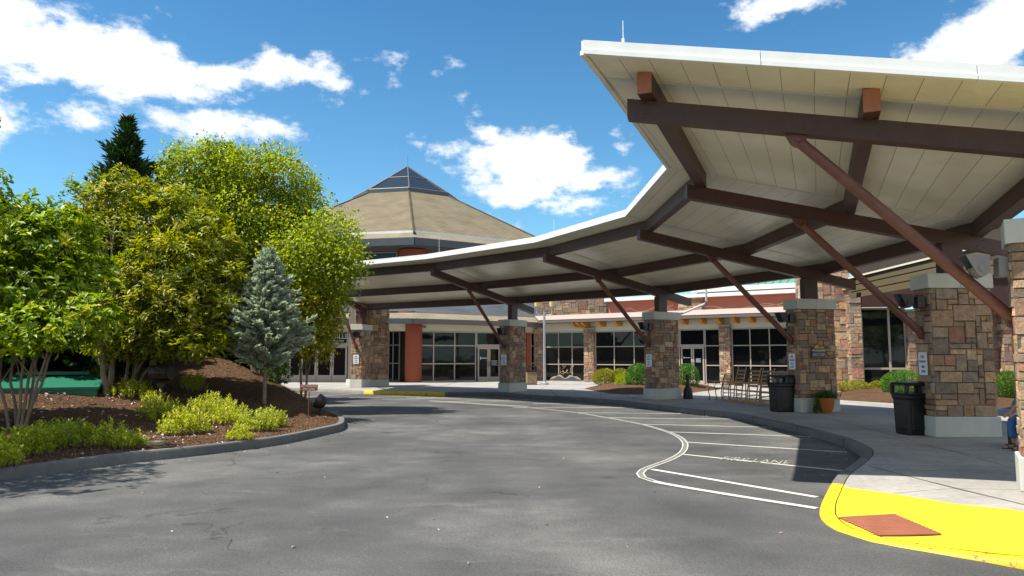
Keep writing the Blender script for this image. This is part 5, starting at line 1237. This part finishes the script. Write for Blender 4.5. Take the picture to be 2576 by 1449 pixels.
def leaves(name,C,D,Up,Ln,Wd,mat,rnd,parent=None,fold=.25,cup=.15):
    """C base points, D directions, Up rough normals"""
    n=len(C); S_=nrm(np.cross(D,Up)); Nn=np.cross(S_,D)
    L_=Ln[:,None]; W_=Wd[:,None]
    b=C; l=C+D*L_*.5+S_*W_*.5+Nn*W_*fold; r=C+D*L_*.5-S_*W_*.5+Nn*W_*fold; tp_=C+D*L_-Nn*L_*cup; m_=C+D*L_*.5
    V=np.stack([b,l,tp_,r],1).reshape(-1,3); i=np.arange(n)*4
    Fi=np.concatenate([np.stack([i,i+1,i+2],1),np.stack([i,i+2,i+3],1)])
    return mesh_np(name,V,Fi,mat,np.repeat(rnd,4),parent)
def sample_blobs(blobs,n,shell=.55,rg=None):
    """points in a union of ellipsoids, weighted to the outside"""
    rg=rg or RNG; vol=np.array([b[3]*b[4]*b[5] for b in blobs])**.8; k=rg.choice(len(blobs),n,p=vol/vol.sum())
    d=nrm(rg.normal(size=(n,3))); r=rg.random(n)**(1/3.); r=shell+(1-shell)*r; r=np.where(rg.random(n)<.28,rg.random(n)**.5,r)
    B=np.array(blobs,float); return B[k,:3]+d*r[:,None]*B[k,3:6], d, k
def broad(name,base,blobs,nclus,per,ll,lw,mat,label,cat='tree',group=None,trunks=None,tm=None,clr=.16,rosette=True,seed=1,gaps=.0,droop=0.,trunk_r=.06,limbs=24,shell=.6,rshift=0):
    rg=np.random.default_rng(seed); random.seed(seed)
    root=empty(name,base,label,cat,group)
    C,dr,k=sample_blobs(blobs,nclus,shell,rg)
    if gaps:
        ph=rg.random(6)*6; f=np.sin(C[:,0]*1.9+ph[0])+np.sin(C[:,1]*2.3+ph[1]+C[:,2])+np.sin(C[:,2]*2.6+ph[2]+C[:,0]*.7); keep=f>-2.2+gaps*2; C=C[keep];dr=dr[keep]
    n=len(C)*per; CC=np.repeat(C,per,0); DR=np.repeat(dr,per,0)
    if rosette:
        ax=nrm(dr*.7+np.array([0,0,.7-droop])+rg.normal(size=dr.shape)*.3); AX=np.repeat(ax,per,0)
        rd=nrm(np.cross(AX,rg.normal(size=(n,3)))); el_=rg.uniform(-.1,.9,(n,1)); D=nrm(rd+AX*el_); Up=AX; P=CC+AX*rg.uniform(-clr,clr*.4,(n,1))+rd*.01+rg.normal(size=(n,3))*clr*.35
    else:
        P=CC+rg.normal(size=(n,3))*clr; D=nrm(rg.normal(size=(n,3))*.8+DR*.5+np.array([0,0,-droop])); Up=nrm(rg.normal(size=(n,3))*.7+np.array([0,0,1]))
    csz=np.repeat(rg.uniform(.7,1.2,len(C)),per); Ln=ll*csz*rg.uniform(.55,1.25,n); Wd=lw*csz*rg.uniform(.7,1.2,n)
    cl=np.repeat(rg.normal(size=len(C))*.2,per); rnd=np.clip(.45+rshift+cl+rg.normal(size=n)*.17,0,1)
    leaves('crown',P,D,Up,Ln,Wd,mat,rnd,root)
    tm=tm or trunk_m
    tr=MB(); base=Vector(base)
    trunks=trunks or [(Vector((0,0,0)),None)]
    tips=[]
    for (off,top) in trunks:
        b0=base+Vector(off); top=Vector(top) if top is not None else Vector((base.x,base.y,blobs[0][2])); P_=[]
        for i in range(6): u=i/5; P_.append(b0.lerp(top,u)+Vector((random.uniform(-.04,.04),random.uniform(-.04,.04),0))*(1 if 0<i<5 else 0)-Vector((0,0,.15 if i==0 else 0)))
        tr.path(P_,[trunk_r*(1.15-.7*i/5) for i in range(6)],8); tips.append(P_)
    tr.build('trunk',tm,root,False,smooth=60)
    if limbs:
        lb=MB()
        for j in range(limbs):
            P_=tips[j%len(tips)]; s=P_[random.choice([2,3,4,5])]; e=Vector(C[random.randrange(len(C))]); 
            if e.z<s.z-.2: continue
            m_=s.lerp(e,.5)+Vector((0,0,.12*(e-s).length)); lb.path([s,m_,e],[trunk_r*.4,trunk_r*.28,.008],5)
        lb.build('limbs',tm,root,False,smooth=60)
    return root
def conifer(name,base,h,rad,mat,label,z0=.1,nb=260,seed=3,bell=0,tw=.16,tww=.05,dens=7,up=.25,cat='tree',group=None,trunk_r=.09,power=1.0,irregular=.15,tm=None,droop=0.):
    rg=np.random.default_rng(seed); root=empty(name,base,label,cat,group); base=Vector(base)
    us=z0+(1-z0)*rg.random(nb)**.95; P=[];D=[];br=MB()
    for u in us:
        a=rg.random()*2*PI; R=rad*(1-((u-z0)/(1-z0)))**power*(1+irregular*rg.normal())*(.75+.35*rg.random())+.04; zz=u*h
        if bell: R*=min(1,.42+bell*(u-z0))*(.9+.2*(math.sin(a*3+u*17)>0))
        lift=up*(0.3+u)-droop*(1-u)
        p0=np.array([base.x,base.y,base.z+zz]); d=nrm(np.array([math.cos(a),math.sin(a),lift+rg.normal()*.1])); side=np.cross(d,[0,0,1]); 
        br.tube(Vector(p0),Vector(p0+d*R*.9),.012+.01*(1-u),4,.004,caps=False)
        m_=max(3,int(dens*R/.3)); t_=np.linspace(.25,1,m_)
        for tt in t_:
            q=p0+d*R*tt+np.array([0,0,.06*tt*tt*R])
            for sgn in (-1,1):
                dd=nrm(d*.75+side*sgn*(.75*(1-.4*tt))+rg.normal(size=3)*.22+np.array([0,0,.12])); P.append(q+rg.normal(size=3)*.015);D.append(dd)
            P.append(q);D.append(nrm(d+rg.normal(size=3)*.3+np.array([0,0,.15])))
    for i in range(18): P.append(np.array([base.x,base.y,base.z+h*(1-.006*i)-.02]));D.append(nrm(np.array([rg.normal()*.5,rg.normal()*.5,1.0])))
    P=np.array(P);D=np.array(D);n=len(P); L_=tw*rg.uniform(.6,1.25,n); W_=tww*rg.uniform(.8,1.2,n)
    # each sprig = two crossed tapering blades
    S1=nrm(np.cross(D,rg.normal(size=(n,3)))); S2=np.cross(S1,D); V=[];Fi=[]
    V=np.stack([P,P+D*L_[:,None]*.45+S1*W_[:,None]*.5,P+D*L_[:,None],P+D*L_[:,None]*.45-S1*W_[:,None]*.5,P+D*L_[:,None]*.4+S2*W_[:,None]*.5,P+D*L_[:,None]*.4-S2*W_[:,None]*.5],1).reshape(-1,3)
    i=np.arange(n)*6; Fi=np.concatenate([np.stack([i,i+1,i+2],1),np.stack([i,i+2,i+3],1),np.stack([i,i+4,i+2],1),np.stack([i,i+2,i+5],1)])
    rnd=np.clip(.45+rg.normal(size=n)*.2,0,1); mesh_np('crown',V,Fi,mat,np.repeat(rnd,6),root)
    tr=MB(); tr.tube(base-Vector((0,0,.15)),base+Vector((0,0,h*.96)),trunk_r,9,.012); tr.build('trunk',tm or trunk_d,root,False,smooth=60)
    br.build('limbs',tm or trunk_d,root,False); return root
def shrub(name,base,blobs,n,ll,lw,mat,label,cat='shrub',group=None,seed=1,upright=.5,shell=.72,rshift=0,tuft=0):
    rg=np.random.default_rng(seed); root=empty(name,base,label,cat,group)
    if tuft:
        # upright stems with opposite leaves
        B=np.array(blobs,float); P=[];D=[];stm=MB()
        for _ in range(tuft):
            k=rg.integers(len(B)); b=B[k]; a=rg.random()*2*PI; rr=rg.random()**.5; px=b[0]+math.cos(a)*b[3]*rr; py=b[1]+math.sin(a)*b[4]*rr; pz=zisl(px,py); top=b[2]+b[5]*math.sqrt(max(0,1-rr*rr))*rg.uniform(.5,1.3)
            lean=np.array([math.cos(a),math.sin(a),0])*rr*.25; Hh=max(.12,top-pz); m_=int(Hh/.022)
            stm.tube((px,py,pz-.03),(px+lean[0]*Hh,py+lean[1]*Hh,pz+Hh),.004,3,.002,caps=False)
            for j in range(m_):
                u=(j+.5)/m_; 
                if u<.2: continue
                an=j*2.4+rg.random(); d=nrm(np.array([math.cos(an),math.sin(an),.75+.5*u])); P.append([px+lean[0]*Hh*u,py+lean[1]*Hh*u,pz+Hh*u]);D.append(d)
        P=np.array(P);D=np.array(D); n=len(P); rnd=np.clip(.45+rshift+rg.normal(size=n)*.2,0,1); Up=np.tile(np.array([0,0,1.]),(n,1))+rg.normal(size=(n,3))*.3
        leaves('foliage',P,D,Up,ll*rg.uniform(.7,1.2,n),lw*rg.uniform(.8,1.2,n),mat,rnd,root,.2,.1); stm.build('stems',trunk_m,root,False); return root
    P,dr,k=sample_blobs(blobs,n,shell,rg); zmin=Vector(base).z; P[:,2]=np.maximum(P[:,2],zmin+.02)
    D=nrm(rg.normal(size=(n,3))*.75+dr*.6+np.array([0,0,upright])); Up=nrm(rg.normal(size=(n,3))*.6+np.array([0,0,1.]))
    rnd=np.clip(.45+rshift+rg.normal(size=n)*.2,0,1); leaves('foliage',P,D,Up,ll*rg.uniform(.6,1.2,n),lw*rg.uniform(.7,1.2,n),mat,rnd,root)
    st=MB(); b0=Vector(base)
    for i in range(9): q=P[rg.integers(n)]; st.tube(b0-Vector((0,0,.05)),Vector(q),.012,5,.004)
    st.build('stems',trunk_m,root,False); return root
def sb(x,y,d,rx,rz,ry=None):
    """ellipsoid seen at sheet column x,row y at distance d with sheet half-sizes"""
    p=gd(x,y,d); return (p.x,p.y,p.z,rx/F*d,(ry if ry else rx/F*d*.8),rz/F*d)
# front-left magnolia with splayed stems
bA=hit(41,1080); dA=bA.y
ba=[sb(60,720,dA+.3,150,110),sb(-60,690,dA,130,120),sb(190,700,dA+.6,95,90),sb(120,600,dA+.6,120,85),sb(20,590,dA+.4,110,80),sb(210,800,dA+.1,95,60),sb(80,830,dA-.5,130,60),sb(-60,820,dA-.3,110,70),sb(180,590,dA+.8,70,70),sb(70,520,dA+.4,26,40),sb(130,515,dA+.4,20,38),sb(185,490,dA+.7,18,40)]
tA=[((-.12,.0,0),gd(-40,800,dA)),((-.05,.1,0),gd(15,790,dA+.3)),((0,0,0),gd(75,780,dA)),((.08,0,0),gd(100,770,dA+.2)),((.05,.1,0),gd(165,800,dA)),((.12,0,0),gd(150,790,dA-.2)),((.15,.05,0),gd(115,790,dA+.4))]
broad('magnolia',bA,ba,1350,12,.19,.078,leaf_A,'bright green magnolia with splayed thin stems at the left edge',group='magnolias on the mound',trunks=tA,trunk_r=.032,seed=21,clr=.10,limbs=40)
bB=hit(270,992); dB=bB.y
bb=[sb(300,640,dB+1.2,130,120),sb(240,520,dB+1.6,70,60),sb(320,500,dB+1.6,100,60),sb(400,560,dB+1.4,100,85),sb(350,760,dB+.6,140,90),sb(270,850,dB,75,55),sb(210,600,dB+1,75,80),sb(380,850,dB+.4,110,60),sb(300,440,dB+1.6,40,30),sb(180,470,dB+1.6,16,36),sb(250,455,dB+1.6,30,28)]
broad('magnolia',bB,bb,1500,12,.175,.062,leaf_B,'olive green magnolia with one thick leaning trunk beside the utility cabinet',group='magnolias on the mound',trunks=[((0,0,0),gd(252,860,dB)),((-.1,.2,0),gd(300,800,dB+.6))],trunk_r=.075,seed=22,clr=.10,limbs=50)
bC=onisl(325,dB+1.2); dC=bC.y-.8
bc=[sb(480,620,dC+.8,120,110),sb(520,740,dC+.4,110,90),sb(430,780,dC-.2,110,90),sb(560,640,dC+.8,60,70),sb(480,860,dC-.3,90,45),sb(560,800,dC,50,70),sb(420,680,dC,120,100),sb(590,690,dC+.3,34,40),sb(470,505,dC+1,70,34)]
tC=[((.0,0,0),gd(400,850,dC)),((-.12,.1,0),gd(330,830,dC)),((.1,0,0),gd(370,820,dC)),((.22,.05,0),gd(450,830,dC)),((.05,.2,0),gd(350,800,dC+.3))]
broad('magnolia',bC,bc,1350,12,.17,.06,leaf_B,'olive magnolia with a cluster of pale stems behind the can spotlight',group='magnolias on the mound',trunks=tC,trunk_r=.045,seed=23,clr=.10,limbs=44,rshift=.04)
# tree just outside the left edge: only its shade on the kerb and asphalt is in the photo
broad('shade_tree',(-13.2,11.2,.3),[(-10.3,10.5,5.5,1.7,1.5,1.5),(-10.0,9.2,4.6,1.5,1.3,1.0),(-12,11.2,6,2.2,2.0,1.7),(-8.7,9.8,5.2,.9,.8,.5),(-11.4,8.6,5,1.7,1.4,1.3),(-9.2,9.0,5.9,1.1,.8,.6),(-9.5,12.3,4.4,.9,.9,.8),(-10,11.9,5.7,1.2,1.0,.9),(-9.1,11.2,4.0,.7,.7,.5)],1900,12,.15,.065,leaf_A,'green broadleaf tree just beyond the left edge that shades the kerb bed',trunks=[((0,0,0),(-12,11.4,4.2))],trunk_r=.12,seed=20,clr=.14,limbs=30)
# birch
bD=onisl(690,24.5); bD=Vector((-7.7,23.3,zisl(-7.7,23.3))); dD=bD.y
bd=[sb(500,420,dD,85,50),sb(600,430,dD,90,52),sb(700,470,dD,95,75),sb(770,520,dD,60,60),sb(640,540,dD,120,90),sb(830,600,dD-1,75,70),sb(770,660,dD-1,110,80),sb(860,670,dD-1.4,55,55),sb(700,600,dD,110,80),sb(540,520,dD,90,70),sb(460,440,dD,48,50),sb(850,730,dD-1.2,40,36),sb(690,390,dD,50,28),sb(560,385,dD,60,26),sb(800,745,dD-1,60,30),sb(450,390,dD,30,26)]
broad('birch_tree',bD,bd,3600,12,.115,.075,leaf_C,'yellow green birch rising behind the magnolias',trunks=[((0,0,0),gd(710,620,dD)),((-.2,.2,0),gd(600,560,dD)),((-.3,0,0),gd(500,500,dD)),((.2,0,0),gd(800,620,dD))],trunk_r=.10,seed=24,clr=.17,rosette=False,limbs=90,gaps=.36,droop=.5,shell=.45)
# yellowing dogwood
bE=Vector((gd(770,1000,22).x,22,.2)); bE=Vector((-6.25,22.2,zisl(-6.25,22.2))) 
be=[sb(790,760,22,55,48),sb(820,790,22,42,40),sb(770,830,22,60,45),sb(830,820,22,28,24),sb(795,870,22,45,26),sb(745,770,22,40,60),sb(840,760,22,22,16)]
broad('dogwood_tree',bE,be,760,12,.11,.06,leaf_Y,'small yellowing dogwood behind the blue spruce',trunks=[((0,0,0),gd(775,860,22)),((-.1,0,0),gd(750,830,22))],trunk_r=.04,seed=25,clr=.13,rosette=False,limbs=26,droop=.7,gaps=.2)
# holly columns, dark base shrubs
bF=Vector((-7.05,22.0,zisl(-7.05,22))); shrub('holly_bush',bF,[sb(690,880,22,42,72),sb(700,940,22,34,40),sb(660,860,22.6,50,70)],5200,.075,.04,leaf_G,'dark green holly column under the birch beside the blue spruce',seed=31,rshift=-.2)
# dark conifers
def onI(x,y): return Vector((x,y,zisl(x,y) if inpoly(x,y,isl_poly) else .0))
q=gd(322,300,25.5); bG=onI(q.x,25.5); conifer('spruce_tree',bG,q.z-bG.z,2.5,leaf_D,'tall dark spruce whose tip stands above the magnolias',nb=380,seed=41,tw=.30,tww=.06,dens=4,group='dark spruces at the back of the mound',power=1.05,up=.6,irregular=.25)
q=gd(575,365,28.5); bH=onI(q.x,28.5); conifer('spruce_tree',bH,q.z-bH.z,2.3,leaf_D,'dark spruce standing inside the birch foliage',nb=420,seed=42,tw=.24,tww=.07,dens=4,group='dark spruces at the back of the mound',power=.75)
q=gd(-8,492,24); bI=onI(q.x,24); conifer('spruce_tree',bI,q.z-bI.z,1.9,leaf_D,'dark spruce at the far left edge of the photo',nb=300,seed=43,tw=.26,tww=.075,dens=4,group='dark spruces at the back of the mound',power=.8)
for i,(x,d,y,r_,lb) in enumerate([(600,26.3,540,1.2,'dark fir between the birch trunk and the can spotlight'),(450,26.5,620,1.9,'dark fir filling the gap behind the can spotlight'),(330,22.6,650,1.3,'dark fir behind the cluster of pale stems'),(205,20.8,620,2.0,'dark fir directly behind the utility cabinet'),(60,20.6,600,2.2,'dark fir behind the bright green magnolia'),(-80,20,600,2.2,'dark fir at the left edge behind the splayed stems'),(380,28,420,2.6,'dark fir hidden between the two tallest spruces')]):
    q=gd(x,y,d); b=onI(q.x,d); conifer('fir_tree',b,q.z-b.z,r_,leaf_D,lb,nb=400,seed=50+i,tw=.25,tww=.085,dens=4,group='dark firs filling the back of the mound',power=.5,z0=.02)
# blue spruce
bS=hit(665,1016); dS_=bS.y; top=gd(684,632,dS_)
cs=conifer('blue_spruce',bS,top.z-bS.z,1.14,leaf_BS,'silvery blue spruce with bare lower trunk on the mulch slope',bell=4.5,z0=.23,nb=640,seed=61,tw=.13,tww=.055,dens=11,up=.32,cat='tree',trunk_r=.055,power=.85,irregular=.16,tm=trunk_m)
# golden spirea and other low shrubs along the kerb
def spx(x,y,n,rx,h,lb,mt=leaf_S,rs=0,seed=0,ll=.075,lw=.028):
    b=hit(x,y); d=b.y; r_=rx/F*d; shrub('golden_shrub',b,[(b.x,b.y+r_*.3,b.z,r_,r_*.75,h*.95)],0,ll,lw,mt,lb,group='low golden shrubs along the kerb',seed=seed,tuft=n,rshift=rs)
SH=[(395,1060,70,48,.52,'brightest golden shrub in the middle of the kerb bed'),(455,1095,80,52,.50,'golden shrub touching the kerb right of the stone chips'),(520,1060,90,55,.60,'tall spiky golden shrub with arching shoots'),(575,1070,55,42,.45,'golden shrub between the tall spiky one and the green end shrubs'),
(640,1085,60,45,.42,'greener low shrub near the right end of the bed'),(680,1075,40,30,.38,'small green shrub at the right end of the row'),(600,1110,30,28,.25,'low yellow tuft at the kerb below the end shrubs'),
(320,1000,55,48,.42,'golden shrub at the foot of the pale stems'),(380,1020,20,22,.35,'small shoot cluster under the can spotlight'),(235,955,30,28,.35,'yellow bush beside the right end of the utility cabinet'),
(40,1150,90,60,.42,'yellow green shrub in the bottom left corner of the bed'),(115,1130,80,55,.42,'yellow green shrub under the splayed magnolia stems'),(175,1115,60,42,.36,'dark leafy shrub right of the splayed magnolia stems'),(265,1125,55,45,.38,'shaded shrub on the kerb among the pale chips'),(320,1130,40,34,.30,'small green shrub on the kerb beside the stepping stone'),(-40,1180,60,60,.4,'yellow green shrub cut by the left edge'),
(480,985,26,28,.50,'arching shoots above the golden shrubs')]
for i,(x,y,n,rx,h,lb) in enumerate(SH): spx(x,y,int(n*2.7),rx*1.2,h,lb,rs=-.12 if i in (4,5,10,11,12,13,14) else .0,seed=70+i,mt=leaf_S)
# clipped shrubs by the buildings
def ball(x,y0,y1,rx,d,n,mt,lb,seed,ll=.05,lw=.03,rs=0):
    c=gd(x,(y0+y1)/2,d); r_=rx/F*d; h=(y1-y0)/2/F*d; b=Vector((c.x,c.y,.22)); shrub('clipped_shrub',b,[(c.x,c.y,c.z,r_,r_*.9,h)],n,ll,lw,mt,lb,group='clipped shrubs in the planting beds',seed=seed,shell=.86,rshift=rs)
ball(1522,929,970,33,38.2,2600,leaf_O,'golden juniper left of the rounded box bush',101,.09,.04); ball(1560,928,968,24,38,1500,leaf_O,'small golden juniper in front of the box bush',102,.09,.04); ball(1572,938,978,24,36,1500,leaf_S,'lime green spreading shrub in front of the box bush',103,.1,.03,-.15)
ball(1607,915,984,34,35,4200,leaf_G,'rounded dark box bush left of the third pier',104,.07,.045); ball(1727,916,984,32,35,4000,leaf_G,'rounded green box bush right of the third pier',105,.07,.045)
ball(2149,958,990,37,31,2600,leaf_O,'low clipped yellow shrub right of the lodge sign pier',106,.07,.035); ball(2207,959,988,19,31,1100,leaf_O,'smallest clipped yellow shrub in the right bed',107,.07,.035)
ball(2272,932,1004,52,27.5,6500,leaf_G,'large clipped green shrub left of the widest pier',108,.06,.04,.2); ball(2540,934,1018,32,24.5,4200,leaf_G,'clipped green shrub between the two right piers',109,.06,.04,.15)
c_=gd(2340,960,26.8); ball(2345,932,1004,30,27,2500,leaf_G,'clipped green shrub behind the widest pier',110,.06,.04,.15)
# pot plant
pp_=POT.location; rg=np.random.default_rng(5); n=900; P=np.array([pp_.x,pp_.y,pp_.z+.42])+rg.normal(size=(n,3))*np.array([.13,.1,.05]); P[:,2]=np.maximum(P[:,2],pp_.z+.40)
D=nrm(rg.normal(size=(n,3))*.6+np.array([0,0,.8])); leaves('upright_leaves',P,D,nrm(rg.normal(size=(n,3))),rg.uniform(.06,.2,n),rg.uniform(.008,.02,n),leaf_G,rg.random(n)*.45,POT)
n=350; u=rg.random(n); P=np.stack([pp_.x-.24-.06*u+rg.normal(size=n)*.03,pp_.y-.05+rg.normal(size=n)*.05,pp_.z+.42-.40*u],1); D=nrm(rg.normal(size=(n,3))+np.array([-.4,0,-.6])); leaves('trailing_vine',P,D,nrm(rg.normal(size=(n,3))),rg.uniform(.03,.07,n),rg.uniform(.02,.04,n),leaf_G,rg.random(n)*.7,POT)
# litter of chips, petals and leaves (uncountable)
def scatter(name,n,fn,ll,lw,mat,seed,flat=.25,label='',cat=''):
    rg=np.random.default_rng(seed); P=[]
    while len(P)<n:
        q=fn(rg); 
        if q is not None: P.append(q)
    P=np.array(P); a=rg.random(n)*2*PI; D=nrm(np.stack([np.cos(a),np.sin(a),rg.normal(size=n)*flat],1)); Up=nrm(np.stack([rg.normal(size=n)*flat,rg.normal(size=n)*flat,np.ones(n)],1))
    o=leaves(name,P,D,Up,ll*rg.uniform(.5,1.3,n),lw*rg.uniform(.5,1.3,n),mat,rg.random(n)); tag(o,label,cat,kind='stuff')
def isl_pt(x0,x1,y0,y1,dz=.008):
    def f(rg):
        x=rg.uniform(x0,x1);y=rg.uniform(y0,y1)
        if not inpoly(x,y,isl_poly): return None
        return (x,y,zisl(x,y)+dz)
    return f
scatter('mulch_chips',26000,isl_pt(-12,-4.2,9,26),.055,.016,chip_m,201,.3,'loose brown shredded bark chips over the planted mound','mulch')
def pet(rg):
    c=[(380,1060,70,50),(200,1040,110,60),(300,1030,70,50),(120,1000,80,30),(260,1110,90,30),(430,1100,60,20)][rg.integers(6)]
    h=hit(c[0]+rg.normal()*c[2],c[1]+rg.normal()*c[3]*.6); 
    return (h.x,h.y,h.z+.02) if inpoly(h.x,h.y,isl_poly) else None
scatter('fallen_petals',300,pet,.10,.05,pale_m,202,.3,'pale dried leaves scattered on the mulch','fallen leaves')
def rd_(rg):
    k=rg.integers(3)
    if k==0:
        i=rg.integers(fb,iy); p=kpath[i]; t2=(kpath[min(i+1,len(kpath)-1)]-kpath[i]).normalized(); nn=Vector((t2.y,-t2.x)); q=p+nn*abs(rg.normal())*.22; return (q.x,q.y,.008)
    if k==1:
        i=rg.integers(6,len(ipath)-30); p=ipath[i]; 
        if p.x<-9: return None
        t2=(ipath[i+1]-ipath[i]).normalized(); nn=Vector((t2.y,-t2.x)); q=p+nn*(.05+abs(rg.normal())*.35); return (q.x,q.y,.008)
    q=g(rg.uniform(100,2100),rg.uniform(1010,1440)) if rg.random()<.25 else None
    if q is None: return None
    return (q.x,q.y,.008)
scatter('fallen_leaves',300,rd_,.05,.028,leaf_dry,203,.2,'small dry leaves scattered on the asphalt and along the kerbs','fallen leaves')
# flat stepping stone at the kerb
q=hit(375,1118); root=empty('stepping_stone',q,'flat tan flagstone lying in the bed by the kerb','stone',rz=.2); m=MB(); m.slab([Vector(p) for p in ((-.22,-.1,.05),(.2,-.12,.05),(.25,.05,.05),(.05,.14,.05),(-.2,.1,.05))],.06); m.build('slab',MATS['sandstone_cap'],root)
# trees across the lot behind the camera (seen mirrored in the glass)
for i,(x,y,h_) in enumerate([(-16,-12,8),(-7,-18,9),(3,-16,7.5),(12,-20,9),(22,-14,8)]):
    broad('parkland_tree',(x,y,0),[(x,y,h_*.62,h_*.33,h_*.33,h_*.3),(x+1.2,y,h_*.75,h_*.22,h_*.22,h_*.2),(x-1,y+1,h_*.5,h_*.25,h_*.25,h_*.2)],320,8,.35,.22,leaf_C,['rounded tree across the lot behind the viewer, first from the left','broad tree across the lot behind the viewer, second from the left','shorter tree across the lot directly behind the viewer','taller tree across the lot behind the viewer, right of centre','rounded tree across the lot behind the viewer, farthest right'][i],group='trees across the parking lot',trunk_r=.2,seed=300+i,clr=.3,rosette=False,limbs=10)
